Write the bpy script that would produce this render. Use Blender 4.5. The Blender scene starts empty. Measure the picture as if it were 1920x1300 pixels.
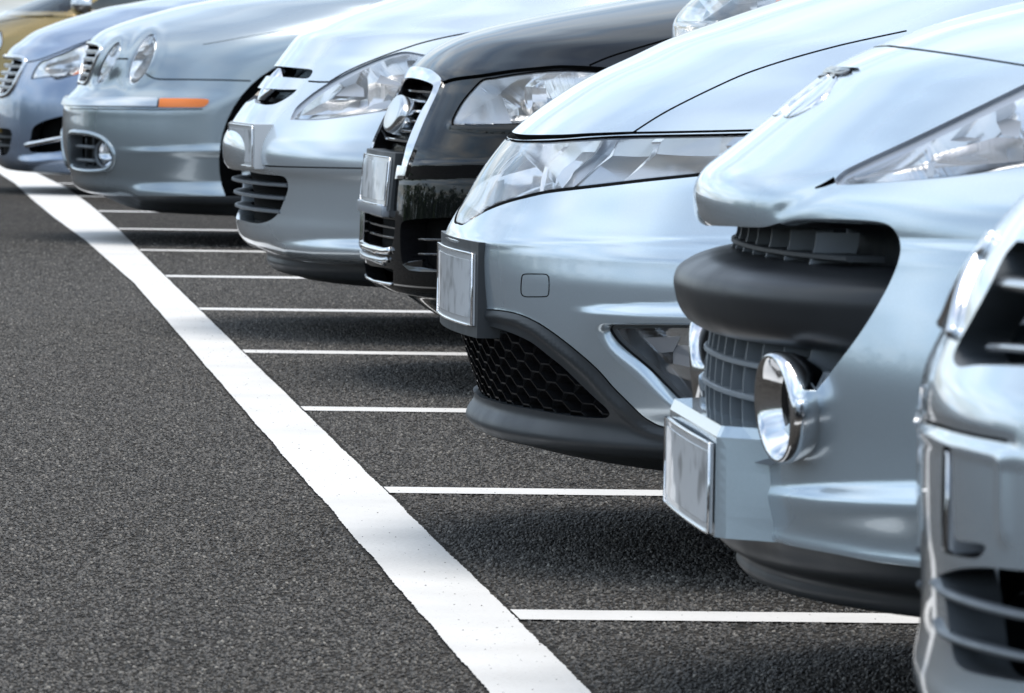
import bpy, bmesh, math, random
import numpy as np
from mathutils import Vector, Matrix
from mathutils.bvhtree import BVHTree

random.seed(7)
rng = np.random.default_rng(7)
scene = bpy.context.scene
col = scene.collection

# ------------------------------------------------------------------ camera
FPX, CAMH, ROLL = 11000.0, 0.90, 0.016          # focal length in photo pixels, height, roll
VPX, VPY = -181.0, 41.0                          # where the long white line vanishes
_d = np.array([VPX - 960, 650 - VPY, FPX]); _d /= np.linalg.norm(_d)
_n = np.array([ROLL, 1, -((650 - VPY) + ROLL * (VPX - 960)) / FPX]); _n /= np.linalg.norm(_n)
_Y = _d - _n * (_d @ _n); _Y /= np.linalg.norm(_Y)
_X = np.cross(_Y, _n)
if _X[0] < 0: _X = -_X
AX = np.array([_X, _Y, _n])                      # rows: world axes in camera (right, up, forward)
CAM = np.array([0, 0, CAMH])
RT, UP, FW = AX[:, 0], AX[:, 1], AX[:, 2]

def proj(P):
    d = np.asarray(P, float) - CAM
    z = d @ FW
    return np.stack([960 + FPX * (d @ RT) / z, 650 - FPX * (d @ UP) / z], -1)

def ray(px, py):
    v = AX @ np.array([px - 960, 650 - py, FPX]); return v / np.linalg.norm(v)

def ground(px, py, z=0.0):
    r = ray(px, py); return CAM + r * ((z - CAMH) / r[2])

cd = bpy.data.cameras.new('camera'); cam = bpy.data.objects.new('camera', cd); col.objects.link(cam)
cd.sensor_width = 36.0; cd.lens = 36.0 * FPX / 1920; cd.clip_start = 0.1; cd.clip_end = 3000
cam.matrix_world = Matrix([[RT[0], UP[0], -FW[0], 0], [RT[1], UP[1], -FW[1], 0], [RT[2], UP[2], -FW[2], CAMH], [0, 0, 0, 1]])
cd.dof.use_dof = True; cd.dof.focus_distance = 11.2; cd.dof.aperture_fstop = 23.0; cd.dof.aperture_blades = 0
scene.camera = cam

# ------------------------------------------------------------------ sky, sun, exposure
SUN_EL, SUN_AZ = math.radians(78), math.radians(85)     # azimuth from +Y towards +X
wd = bpy.data.worlds.new('World'); scene.world = wd; wd.use_nodes = True
nt = wd.node_tree; nt.nodes.clear()
def wn(t, **k):
    n = nt.nodes.new(t)
    for a, b in k.items(): setattr(n, a, b)
    return n
sky = wn('ShaderNodeTexSky', sky_type='NISHITA', sun_disc=False, sun_elevation=SUN_EL, sun_rotation=SUN_AZ, air_density=1.0, dust_density=1.5, ozone_density=1.0)
tc = wn('ShaderNodeTexCoord')
sep = wn('ShaderNodeSeparateXYZ'); nt.links.new(tc.outputs['Generated'], sep.inputs[0])
# clouds: project the direction on a flat layer so they shrink to the horizon
zc = wn('ShaderNodeMath', operation='MAXIMUM'); nt.links.new(sep.outputs['Z'], zc.inputs[0]); zc.inputs[1].default_value = 0.0
za = wn('ShaderNodeMath', operation='ADD'); nt.links.new(zc.outputs[0], za.inputs[0]); za.inputs[1].default_value = 0.12
dx = wn('ShaderNodeMath', operation='DIVIDE'); nt.links.new(sep.outputs['X'], dx.inputs[0]); nt.links.new(za.outputs[0], dx.inputs[1])
dy = wn('ShaderNodeMath', operation='DIVIDE'); nt.links.new(sep.outputs['Y'], dy.inputs[0]); nt.links.new(za.outputs[0], dy.inputs[1])
cmb = wn('ShaderNodeCombineXYZ'); nt.links.new(dx.outputs[0], cmb.inputs[0]); nt.links.new(dy.outputs[0], cmb.inputs[1])
nz = wn('ShaderNodeTexNoise'); nz.inputs['Scale'].default_value = 0.75; nz.inputs['Detail'].default_value = 9; nz.inputs['Roughness'].default_value = 0.55; nz.inputs['Distortion'].default_value = 0.4
nt.links.new(cmb.outputs[0], nz.inputs['Vector'])
rp = wn('ShaderNodeValToRGB'); rp.color_ramp.elements[0].position = 0.38; rp.color_ramp.elements[1].position = 0.64
rp.color_ramp.elements[0].color = (0.12, 0.12, 0.12, 1)
nt.links.new(nz.outputs['Fac'], rp.inputs[0])
nz2 = wn('ShaderNodeTexNoise'); nz2.inputs['Scale'].default_value = 1.6; nz2.inputs['Detail'].default_value = 5
nt.links.new(cmb.outputs[0], nz2.inputs['Vector'])
cc = wn('ShaderNodeValToRGB'); cc.color_ramp.elements[0].position = 0.3; cc.color_ramp.elements[1].position = 0.7
cc.color_ramp.elements[0].color = (4.7, 7.1, 9.8, 1); cc.color_ramp.elements[1].color = (11.0, 11.1, 10.9, 1)
nt.links.new(nz2.outputs['Fac'], cc.inputs[0])
mx = wn('ShaderNodeMix', data_type='RGBA'); nt.links.new(rp.outputs[0], mx.inputs['Factor'])
nt.links.new(sky.outputs[0], mx.inputs['A']); nt.links.new(cc.outputs[0], mx.inputs['B'])
bg = wn('ShaderNodeBackground'); bg.inputs['Strength'].default_value = 0.14
nt.links.new(mx.outputs['Result'], bg.inputs['Color'])
ow = wn('ShaderNodeOutputWorld'); nt.links.new(bg.outputs[0], ow.inputs[0])

sd = bpy.data.lights.new('sun', 'SUN'); sun = bpy.data.objects.new('sun', sd); col.objects.link(sun)
sd.energy = 2.3; sd.angle = math.radians(36); sd.color = (1.0, 0.93, 0.84)
_sv = Vector((math.sin(SUN_AZ) * math.cos(SUN_EL), math.cos(SUN_AZ) * math.cos(SUN_EL), math.sin(SUN_EL)))
sun.rotation_euler = (-_sv).to_track_quat('-Z', 'Y').to_euler()

vs = scene.view_settings
vs.view_transform = 'Standard'; vs.look = 'None'; vs.exposure = 0.28; vs.gamma = 1.0; vs.use_curve_mapping = False
scene.cycles.max_bounces = 10; scene.cycles.transparent_max_bounces = 12
scene.cycles.caustics_reflective = False; scene.cycles.caustics_refractive = False
scene.cycles.sample_clamp_indirect = 6.0
scene.cycles.use_denoising = True

# ------------------------------------------------------------------ materials
def new_mat(name):
    m = bpy.data.materials.new(name); m.use_nodes = True
    return m, m.node_tree, m.node_tree.nodes['Principled BSDF']

def simple(name, color, rough=0.5, metal=0.0, coat=0.0, spec=0.5, bump=None, crough=0.03, noise=None):
    m, t, b = new_mat(name)
    b.inputs['Base Color'].default_value = (*color, 1); b.inputs['Roughness'].default_value = rough
    b.inputs['Metallic'].default_value = metal; b.inputs['Coat Weight'].default_value = coat
    b.inputs['Coat Roughness'].default_value = crough; b.inputs['Specular IOR Level'].default_value = spec
    if noise:
        tcn = t.nodes.new('ShaderNodeTexCoord'); n = t.nodes.new('ShaderNodeTexNoise')
        n.inputs['Scale'].default_value = noise[0]; n.inputs['Detail'].default_value = 6
        t.links.new(tcn.outputs['Object'], n.inputs['Vector'])
        r = t.nodes.new('ShaderNodeMapRange'); r.inputs['From Min'].default_value = 0.35; r.inputs['From Max'].default_value = 0.7
        r.inputs['To Min'].default_value = rough; r.inputs['To Max'].default_value = rough + noise[1]
        t.links.new(n.outputs['Fac'], r.inputs['Value']); t.links.new(r.outputs[0], b.inputs['Roughness'])
    if bump:
        tcn = t.nodes.new('ShaderNodeTexCoord'); n = t.nodes.new('ShaderNodeTexNoise')
        n.inputs['Scale'].default_value = bump[0]; n.inputs['Detail'].default_value = 3
        t.links.new(tcn.outputs['Object'], n.inputs['Vector'])
        bp = t.nodes.new('ShaderNodeBump'); bp.inputs['Strength'].default_value = bump[1]; bp.inputs['Distance'].default_value = 0.001
        t.links.new(n.outputs['Fac'], bp.inputs['Height']); t.links.new(bp.outputs[0], b.inputs['Normal'])
    return m

def paint(name, color, metal=0.62, rough=0.25, coat=1.0, spec=0.5, ior=1.55):
    """metallic car paint: flakes under a clear coat, a little orange peel and road film"""
    m, t, b = new_mat(name)
    b.inputs['Metallic'].default_value = metal; b.inputs['Roughness'].default_value = rough; b.inputs['Specular IOR Level'].default_value = spec
    b.inputs['Coat Weight'].default_value = coat; b.inputs['Coat Roughness'].default_value = 0.015; b.inputs['Coat IOR'].default_value = ior
    tcn = t.nodes.new('ShaderNodeTexCoord')
    v = t.nodes.new('ShaderNodeTexVoronoi'); v.inputs['Scale'].default_value = 900
    t.links.new(tcn.outputs['Object'], v.inputs['Vector'])
    hs = t.nodes.new('ShaderNodeMix'); hs.data_type = 'RGBA'
    hs.inputs['A'].default_value = (*[c * 0.92 for c in color], 1); hs.inputs['B'].default_value = (*[min(1, c * 1.08) for c in color], 1)
    t.links.new(v.outputs['Distance'], hs.inputs['Factor']); t.links.new(hs.outputs['Result'], b.inputs['Base Color'])
    n = t.nodes.new('ShaderNodeTexNoise'); n.inputs['Scale'].default_value = 160; n.inputs['Detail'].default_value = 1
    t.links.new(tcn.outputs['Object'], n.inputs['Vector'])
    bp = t.nodes.new('ShaderNodeBump'); bp.inputs['Strength'].default_value = 0.012; bp.inputs['Distance'].default_value = 0.002
    t.links.new(n.outputs['Fac'], bp.inputs['Height']); t.links.new(bp.outputs[0], b.inputs['Coat Normal'])
    d = t.nodes.new('ShaderNodeTexNoise'); d.inputs['Scale'].default_value = 5; d.inputs['Detail'].default_value = 8; d.inputs['Roughness'].default_value = 0.65
    t.links.new(tcn.outputs['Object'], d.inputs['Vector'])
    r = t.nodes.new('ShaderNodeMapRange'); r.inputs['From Min'].default_value = 0.45; r.inputs['From Max'].default_value = 0.8
    r.inputs['To Min'].default_value = 0.008; r.inputs['To Max'].default_value = 0.05
    t.links.new(d.outputs['Fac'], r.inputs['Value']); t.links.new(r.outputs[0], b.inputs['Coat Roughness'])
    return m

def lens_mat(name, tint=(1, 1, 1), f0=1.62):
    """thin clear plastic: see-through with a Fresnel reflection"""
    m = bpy.data.materials.new(name); m.use_nodes = True; t = m.node_tree; t.nodes.clear()
    o = t.nodes.new('ShaderNodeOutputMaterial'); x = t.nodes.new('ShaderNodeMixShader')
    tr = t.nodes.new('ShaderNodeBsdfTransparent'); tr.inputs[0].default_value = (*tint, 1)
    g = t.nodes.new('ShaderNodeBsdfGlossy'); g.inputs['Roughness'].default_value = 0.01
    # same reflectance from both sides of the sheet (two faces, so twice the single-face value)
    lw = t.nodes.new('ShaderNodeLayerWeight'); lw.inputs['Blend'].default_value = 0.5
    pw = t.nodes.new('ShaderNodeMath'); pw.operation = 'POWER'; pw.inputs[1].default_value = 4.0; t.links.new(lw.outputs['Facing'], pw.inputs[0])
    r0 = 1.7 * ((f0 - 1) / (f0 + 1)) ** 2
    fr = t.nodes.new('ShaderNodeMath'); fr.operation = 'MULTIPLY_ADD'; fr.inputs[1].default_value = 1 - r0; fr.inputs[2].default_value = r0
    t.links.new(pw.outputs[0], fr.inputs[0])
    t.links.new(fr.outputs[0], x.inputs[0]); t.links.new(tr.outputs[0], x.inputs[1]); t.links.new(g.outputs[0], x.inputs[2])
    t.links.new(x.outputs[0], o.inputs[0])
    return m

M = {}
M['chrome'] = simple('chrome', (0.82, 0.83, 0.85), 0.06, 1.0, noise=(30, 0.08))
M['satin'] = simple('satin_metal', (0.62, 0.64, 0.66), 0.25, 1.0)
M['plastic'] = simple('dark_plastic', (0.034, 0.039, 0.044), 0.40, bump=(700, 0.15), noise=(9, 0.15))
M['bumper_black'] = simple('bumper_black', (0.020, 0.022, 0.025), 0.36, bump=(600, 0.12), noise=(8, 0.12))
M['gloss_black'] = simple('gloss_black', (0.012, 0.012, 0.013), 0.12)
M['void'] = simple('dark_cavity', (0.006, 0.006, 0.006), 0.8, spec=0.1)
M['grey_plastic'] = simple('grey_plastic', (0.13, 0.145, 0.16), 0.38, noise=(20, 0.15))
M['fin_grey'] = simple('fin_grey', (0.24, 0.265, 0.285), 0.4, noise=(20, 0.15))
M['rubber'] = simple('rubber', (0.012, 0.012, 0.012), 0.75, spec=0.25, bump=(120, 0.4))
M['lens'] = lens_mat('clear_lens')
M['lens_soft'] = lens_mat('fog_lens', (0.93, 0.95, 0.97))
M['glass'] = lens_mat('window_glass', (0.22, 0.25, 0.26), 1.55)
M['reflector'] = simple('lamp_reflector', (0.95, 0.96, 0.98), 0.06, 1.0, noise=(14, 0.10))
M['fog_reflector'] = simple('fog_reflector', (0.85, 0.86, 0.87), 0.3, 0.25, noise=(25, 0.2))
M['white_bezel'] = simple('lamp_bezel', (0.95, 0.96, 0.97), 0.12, 0.85)
M['bezel_grey'] = simple('lamp_bezel_grey', (0.42, 0.45, 0.50), 0.3, 0.6)
M['amber'] = simple('amber_lens', (0.85, 0.20, 0.005), 0.15, coat=1.0)
M['underbody'] = simple('underbody', (0.010, 0.010, 0.011), 0.7, spec=0.2)

def plate_mat():
    m, t, b = new_mat('number_plate_white')
    tcn = t.nodes.new('ShaderNodeTexCoord')
    mp = t.nodes.new('ShaderNodeMapping'); mp.inputs['Scale'].default_value = (1.0, 13.0, 16.0)
    t.links.new(tcn.outputs['Object'], mp.inputs[0])
    n = t.nodes.new('ShaderNodeTexNoise'); n.inputs['Scale'].default_value = 1.0; n.inputs['Detail'].default_value = 2.0
    t.links.new(mp.outputs[0], n.inputs['Vector'])
    r = t.nodes.new('ShaderNodeValToRGB'); r.color_ramp.elements[0].position = 0.33; r.color_ramp.elements[1].position = 0.50
    r.color_ramp.elements[0].color = (0.30, 0.32, 0.34, 1); r.color_ramp.elements[1].color = (0.82, 0.85, 0.88, 1)
    t.links.new(n.outputs['Fac'], r.inputs[0]); t.links.new(r.outputs[0], b.inputs['Base Color'])
    b.inputs['Roughness'].default_value = 0.28; b.inputs['Coat Weight'].default_value = 0.6
    return m
M['plate'] = plate_mat()
M['plate_edge'] = simple('plate_white_edge', (0.80, 0.82, 0.84), 0.25, 0.2, coat=0.5)

# ------------------------------------------------------------------ mesh helpers
def mesh_obj(name, V, F, mat, parent=None, N=None, smooth=True, mats=None, fm=None):
    me = bpy.data.meshes.new(name)
    me.from_pydata([tuple(map(float, v)) for v in V], [], [tuple(map(int, f)) for f in F])
    for m in (mats or [mat]): me.materials.append(m)
    if fm is not None: me.polygons.foreach_set('material_index', np.asarray(fm, dtype=np.int32))
    if smooth: me.polygons.foreach_set('use_smooth', [True] * len(me.polygons))
    me.validate(clean_customdata=False); me.update()
    if N is not None and len(N) == len(me.vertices):
        nn = np.asarray(N, float); nn = nn / np.maximum(np.linalg.norm(nn, axis=1, keepdims=True), 1e-9)
        me.normals_split_custom_set_from_vertices([tuple(x) for x in nn])
    o = bpy.data.objects.new(name, me); col.objects.link(o)
    if parent is not None: o.parent = parent
    return o

def tag(o, label=None, cat=None, group=None, kind=None):
    if label: o['label'] = label
    if cat: o['category'] = cat
    if group: o['group'] = group
    if kind: o['kind'] = kind
    return o

def catmull(pts, closed=False, k=6):
    """smooth polyline through pts; a third value 1 marks a sharp corner"""
    P = [np.array(p[:2], float) for p in pts]; C = [len(p) > 2 and p[2] == 1 for p in pts]
    n = len(P); out = []
    for i in range(n if closed else n - 1):
        p1, p2 = P[i], P[(i + 1) % n]
        p0 = P[(i - 1) % n] if (closed or i > 0) else p1
        p3 = P[(i + 2) % n] if (closed or i + 2 < n) else p2
        m1 = (p2 - p0) * 0.5; m2 = (p3 - p1) * 0.5; L = np.linalg.norm(p2 - p1)
        if C[i]: m1 = p2 - p1
        if C[(i + 1) % n]: m2 = p2 - p1
        for m in (m1, m2):
            l = np.linalg.norm(m)
            if l > L * 1.0 and l > 0: m *= L / l
        for j in range(k):
            t = j / k
            out.append((2 * t**3 - 3 * t**2 + 1) * p1 + (t**3 - 2 * t**2 + t) * m1 + (-2 * t**3 + 3 * t**2) * p2 + (t**3 - t**2) * m2)
    if not closed: out.append(P[-1])
    return np.array(out)

def inset(poly, d):
    """move a closed polygon inwards by d (screen units), keeps count"""
    P = np.asarray(poly, float); n = len(P)
    area = 0.5 * np.sum(P[:, 0] * np.roll(P[:, 1], -1) - np.roll(P[:, 0], -1) * P[:, 1])
    s = 1 if area > 0 else -1
    e = np.roll(P, -1, 0) - P; e /= np.maximum(np.linalg.norm(e, axis=1, keepdims=True), 1e-9)
    nr = np.stack([-e[:, 1], e[:, 0]], 1) * s
    b = nr + np.roll(nr, 1, 0); b /= np.maximum(np.linalg.norm(b, axis=1, keepdims=True), 0.35)
    c = np.clip(np.sum(b * nr, 1), 0.5, 1)
    return P + b * (d / c)[:, None]

def inpoly(P, poly):
    x, y = P; c = False; n = len(poly); j = n - 1
    for i in range(n):
        xi, yi = poly[i]; xj, yj = poly[j]
        if (yi > y) != (yj > y) and x < (xj - xi) * (y - yi) / (yj - yi) + xi: c = not c
        j = i
    return c

def pchip(x, y, xq):
    x = np.asarray(x, float); y = np.asarray(y, float); h = np.diff(x); dl = np.diff(y) / h
    m = np.zeros(len(x))
    for i in range(1, len(x) - 1):
        if dl[i - 1] * dl[i] > 0:
            w1 = 2 * h[i] + h[i - 1]; w2 = h[i] + 2 * h[i - 1]
            m[i] = (w1 + w2) / (w1 / dl[i - 1] + w2 / dl[i])
    m[0] = dl[0]; m[-1] = dl[-1]
    k = np.clip(np.searchsorted(x, xq) - 1, 0, len(x) - 2); t = (xq - x[k]) / h[k]
    return (2 * t**3 - 3 * t**2 + 1) * y[k] + (t**3 - 2 * t**2 + t) * h[k] * m[k] + (-2 * t**3 + 3 * t**2) * y[k + 1] + (t**3 - t**2) * h[k] * m[k + 1]

def cardinal(x, y, xq):
    x = np.asarray(x, float); y = np.asarray(y, float); h = np.diff(x); dl = np.diff(y) / h
    m = np.zeros(len(x)); m[0] = dl[0]; m[-1] = dl[-1]
    for i in range(1, len(x) - 1): m[i] = (dl[i - 1] * h[i] + dl[i] * h[i - 1]) / (h[i] + h[i - 1])
    k = np.clip(np.searchsorted(x, xq) - 1, 0, len(x) - 2); t = (xq - x[k]) / h[k]
    return (2 * t**3 - 3 * t**2 + 1) * y[k] + (t**3 - 2 * t**2 + t) * h[k] * m[k] + (-2 * t**3 + 3 * t**2) * y[k + 1] + (t**3 - t**2) * h[k] * m[k + 1]

def tube_geo(P, r, n=8, closed=False, flat=1.0, up=None):
    P = [Vector(p) for p in P]; m = len(P); V = []; F = []
    prev = None
    for i in range(m):
        a = P[(i - 1) % m] if (closed or i > 0) else P[i]; b = P[(i + 1) % m] if (closed or i < m - 1) else P[i]
        t = (b - a).normalized()
        if prev is None:
            u = Vector(up) if up is not None else (Vector((0, 0, 1)) if abs(t.z) < 0.9 else Vector((1, 0, 0)))
        else: u = prev
        u = (u - t * u.dot(t)).normalized(); prev = u; w = t.cross(u)
        rr = r[i] if hasattr(r, '__len__') else r
        for j in range(n):
            an = 2 * math.pi * j / n
            V.append(P[i] + u * (math.cos(an) * rr) + w * (math.sin(an) * rr * flat))
    for i in range(m if closed else m - 1):
        for j in range(n):
            a = i * n + j; b = i * n + (j + 1) % n; c = ((i + 1) % m) * n + (j + 1) % n; d = ((i + 1) % m) * n + j
            F.append((a, b, c, d))
    if not closed: F.append(tuple(range(n))[::-1]); F.append(tuple((m - 1) * n + j for j in range(n)))
    return V, F

def merge(*gs):
    V = []; F = []
    for v, f in gs:
        o = len(V); V += [tuple(x) for x in v]; F += [tuple(i + o for i in q) for q in f]
    return V, F

def box_geo(c, s, R=None, bev=0.0):
    hx, hy, hz = s[0] / 2, s[1] / 2, s[2] / 2
    bm = bmesh.new(); bmesh.ops.create_cube(bm, size=1.0)
    bmesh.ops.scale(bm, vec=s, verts=bm.verts)
    if bev > 0: bmesh.ops.bevel(bm, geom=bm.edges[:], offset=bev, segments=2, profile=0.7, affect='EDGES')
    V = []
    for v in bm.verts:
        p = v.co.copy()
        if R is not None: p = R @ p
        V.append(p + Vector(c))
    bm.verts.index_update(); F = [[v.index for v in f.verts] for f in bm.faces]; bm.free()
    return V, F

def lathe_geo(prof, n=32, close=False):
    """profile (axial, radius) turned about x"""
    V = []; F = []; m = len(prof)
    for a, r in prof:
        for j in range(n):
            t = 2 * math.pi * j / n; V.append((a, r * math.cos(t), r * math.sin(t)))
    for i in range(m - 1):
        for j in range(n):
            F.append((i * n + j, i * n + (j + 1) % n, (i + 1) * n + (j + 1) % n, (i + 1) * n + j))
    return V, F

def xform(g, loc=(0, 0, 0), R=None, sc=(1, 1, 1)):
    V, F = g; out = []
    for v in V:
        p = Vector((v[0] * sc[0], v[1] * sc[1], v[2] * sc[2]))
        if R is not None: p = R @ p
        out.append(p + Vector(loc))
    return out, F

# ------------------------------------------------------------------ a car body built from horizontal plan outlines
XREF = 0.95
class Car:
    def __init__(self, name, yc, yaw, rows, length=4.2, ds=0.006, ncol=110, label='', group='cars parked nose out along the white line', cat='car', xvis=1.7, cabin=None, tailp=None):
        self.name = name; self.yc = yc; self.yaw = math.radians(yaw)
        self.root = bpy.data.objects.new(name, None); col.objects.link(self.root)
        self.root.location = (XREF, yc, 0); self.root.rotation_euler = (0, 0, self.yaw)
        self.root.empty_display_size = 0.3
        tag(self.root, label, cat, group)
        c, s = math.cos(self.yaw), math.sin(self.yaw)
        self.R = np.array([[c, -s, 0], [s, c, 0], [0, 0, 1]]); self.T = np.array([XREF, yc, 0.0])
        self.length = length; self.xvis = xvis; self.cab = cabin; self.gl = {'windscreen': [], 'side_window': []}
        self.camL = self.R.T @ (CAM - self.T)
        self.tailp = tailp; self.solve(rows); self.grid(ds, ncol)

    def w(self, P): return np.asarray(P, float) @ self.R.T + self.T
    def pix(self, P): return proj(self.w(P))
    def rayL(self, px, py): return self.R.T @ ray(px, py)

    @staticmethod
    def plan(x0, W, D, n, th):
        return x0 + D * (1 - np.maximum(np.cos(th), 0) ** (2 / n)), -W * np.sin(th) ** (2 / n)

    def row_at(self, px, py, W, D, n):
        """nose position of the outline whose leftmost seen point is the pixel"""
        th = np.linspace(0, 1.2, 60); x0, z = 0.1, 0.5
        for _ in range(14):
            x, y = self.plan(x0, W, D, n, th)
            P = np.concatenate([np.stack([x, y, np.full_like(x, z)], 1), np.stack([x, -y, np.full_like(x, z)], 1)])
            q = self.pix(P); i = np.argmin(q[:, 0]); s = FPX / ((self.w(P[i]) - CAM) @ FW)
            z += (q[i, 1] - py) / s; x0 += (px - q[i, 0]) / s
        return x0, z

    def solve(self, rows):
        R = []
        for r in rows:
            if r[0] == 'm': _, x0, z, W, D, n = r[:6]; xe = r[6] if len(r) > 6 else self.length
            else:
                px, py, W, D, n = r[:5]; x0, z = self.row_at(px, py, W, D, n); xe = r[5] if len(r) > 5 else self.length
            R.append((x0, z, W, D, n, xe))
        if self.tailp:                                   # cowl, windscreen and roof close the body upwards
            dx_, dz_, Wt, Dt, roof = self.tailp; L = self.length; x, z = R[-1][0] + dx_, R[-1][1] + dz_
            xr = x + (roof - z) * 1.9
            R += [(x, z, Wt, Dt, 2.5, L), (x + 0.12, z + 0.05, Wt - 0.05, Dt - 0.05, 2.5, L - 0.05), (x + 0.12 + (xr - x) * 0.5, z + (roof - z) * 0.52, Wt - 0.14, Dt - 0.25, 2.6, L - 0.3),
                  (xr, roof - 0.03, Wt - 0.24, 0.35, 2.6, L - 0.7), (xr + 0.12, roof, Wt - 0.32, 0.3, 2.4, L - 0.8), (xr + 0.4, roof + 0.015, 0.25, 0.25, 2.2, L - 1.0)]
        self.rows = np.array(R)

    def grid(self, ds, ncol):
        R = self.rows
        s = np.concatenate([[0], np.cumsum(np.maximum(np.hypot(np.diff(R[:, 0]), np.diff(R[:, 1])), 1e-4))])
        q = [0.0]
        xk = np.interp
        while q[-1] < s[-1]:
            zz = np.interp(q[-1], s, R[:, 1]); xx = np.interp(q[-1], s, R[:, 0])
            step = ds if xx < self.xvis - 0.6 else (0.02 if xx < self.xvis else 0.06)
            q.append(q[-1] + step)
        q[-1] = s[-1]; q = np.array(q)
        x0 = cardinal(s, R[:, 0], q); z = cardinal(s, R[:, 1], q)
        W, D, n, xe = [pchip(s, R[:, k], q) for k in (2, 3, 4, 5)]
        self.fx0, self.fz = x0, z; self.rowp = np.stack([x0, z, W, D, n, xe], 1)
        th = np.linspace(0, 1, ncol) ** 0.9 * (math.pi / 2)
        cols = []
        for t in th: cols.append(self.plan(x0, W, D, n, t))
        xs = x0 + D
        for f in (0.02, 0.05, 0.09, 0.14, 0.2, 0.27, 0.35, 0.45, 0.56, 0.68, 0.8, 0.9, 1.0):
            cols.append((xs + (xe - xs) * f, -W))
        cols.append((xe, -W * 0.5)); cols.append((xe, -W * 0.0))
        X = np.stack([c[0] for c in cols], 1); Y = np.stack([c[1] for c in cols], 1); Z = np.repeat(z[:, None], X.shape[1], 1)
        G = np.stack([X, Y, Z], 2)                                   # rows x cols x 3
        low = G[:1].copy(); low[:, :, 1] = 0; low[:, :, 2] += 0.0
        top = G[-1:].copy(); top[:, :, 1] = 0
        self.G = np.concatenate([low, G, top]); self.nth = ncol
        self.calc_normals()
        nr, nc = self.G.shape[:2]; V = self.G.reshape(-1, 3)
        F = [(r * nc + c, r * nc + c + 1, (r + 1) * nc + c + 1, (r + 1) * nc + c) for r in range(nr - 1) for c in range(nc - 1)]
        Vm = V * np.array([1, -1, 1])
        allV = np.concatenate([V, Vm]); o = len(V)
        self.bvh = BVHTree.FromPolygons([tuple(v) for v in allV], F + [tuple(i + o for i in f[::-1]) for f in F])

    def calc_normals(self):
        G = self.G
        du = np.gradient(G, axis=0); dv = np.gradient(G, axis=1)
        # mirror symmetric at the centre line
        dv[:, 0] = [0, -1, 0]; du[:, 0, 1] = 0
        N = np.cross(dv, du); l = np.linalg.norm(N, axis=2, keepdims=True)
        N = N / np.maximum(l, 1e-9)
        self.N = N
        # make sure they point out
        k = G.shape[0] // 2
        if N[k, 3, 0] > 0: self.N = -N

    def displace(self, fn):
        """fn(px, py, P) -> metres along the normal, only on the seen part"""
        nr, nc = self.G.shape[:2]; P = self.G.reshape(-1, 3); q = self.pix(P)
        d = fn(q[:, 0], q[:, 1], P); d = np.where(P[:, 0] < self.xvis + 0.5, d, 0)
        d = d.reshape(nr, nc); d[0] = 0; d[-1] = 0
        self.G = self.G + self.N * d[..., None]; self.calc_normals()
        V = self.G.reshape(-1, 3)
        F = [(r * nc + c, r * nc + c + 1, (r + 1) * nc + c + 1, (r + 1) * nc + c) for r in range(nr - 1) for c in range(nc - 1)]
        Vm = V * np.array([1, -1, 1]); allV = np.concatenate([V, Vm]); o = len(V)
        self.bvh = BVHTree.FromPolygons([tuple(v) for v in allV], F + [tuple(i + o for i in f[::-1]) for f in F])

    def ledge(self, top, bot, h, decay, fade=40):
        top = np.array(top, float); bot = np.array(bot, float)
        def fn(px, py, P):
            yt = np.interp(px, top[:, 0], top[:, 1]); yb = np.interp(px, bot[:, 0], bot[:, 1])
            b = np.maximum(yb - yt, 0.5); bmax = np.max(bot[:, 1] - np.interp(bot[:, 0], top[:, 0], top[:, 1]))
            t = np.clip((py - yt) / b, 0, 1); ramp = t * t * (3 - 2 * t)
            d = np.where(py < yb, ramp, np.exp(-((py - yb) / decay) ** 2))
            x0 = min(top[0, 0], bot[0, 0])
            return h * np.clip(b / bmax, 0, 1) * d * np.clip((px - x0) / fade, 0, 1) * (P[:, 1] < -0.05)
        self.displace(fn)

    def band(self, line, width, h):
        """soft raised (or sunk) line along a pixel polyline"""
        L = np.array(line, float)
        def fn(px, py, P):
            best = np.full(len(px), 1e9)
            m = (px > L[:, 0].min() - 3 * width) & (px < L[:, 0].max() + 3 * width) & (py > L[:, 1].min() - 3 * width) & (py < L[:, 1].max() + 3 * width)
            Q = np.stack([px[m], py[m]], 1); bb = np.full(len(Q), 1e9)
            for a, b in zip(L[:-1], L[1:]):
                ab = b - a; t = np.clip(((Q - a) @ ab) / (ab @ ab), 0, 1); bb = np.minimum(bb, np.linalg.norm(Q - a - t[:, None] * ab, axis=1))
            best[m] = bb
            return h * np.exp(-(best / width) ** 2) * (P[:, 1] < 0.02)
        self.displace(fn)

    # ---------------------------------------------------------------- bmesh stage
    def begin(self):
        nr, nc = self.G.shape[:2]; self.bm = bmesh.new()
        self.ln = self.bm.verts.layers.float_vector.new('nrm')
        V = self.G.reshape(-1, 3); N = self.N.reshape(-1, 3); bv = []
        for p, n in zip(V, N):
            v = self.bm.verts.new(p); v[self.ln] = n; bv.append(v)
        self.keep = []
        for r in range(nr - 1):
            for c in range(nc - 1):
                q = [bv[r * nc + c], bv[r * nc + c + 1], bv[(r + 1) * nc + c + 1], bv[(r + 1) * nc + c]]
                if r == 0 or r == nr - 2:
                    if (q[0].co - q[3].co).length < 1e-6 and (q[1].co - q[2].co).length < 1e-6: continue
                if self.cab and 0 < r < nr - 2:
                    zl, zh, c0, c1 = self.cab; zz = (q[0].co.z + q[3].co.z) / 2
                    if zl < zz < zh:
                        if c < c0 * self.nth: self.gl['windscreen'].append((r, c)); continue
                        if c1 * self.nth < c < nc - 6 and c not in (self.nth + 6,): self.gl['side_window'].append((r, c)); continue
                try: self.bm.faces.new(q)
                except ValueError: pass
        self.bm.normal_update()
        self.gaps = []
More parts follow.
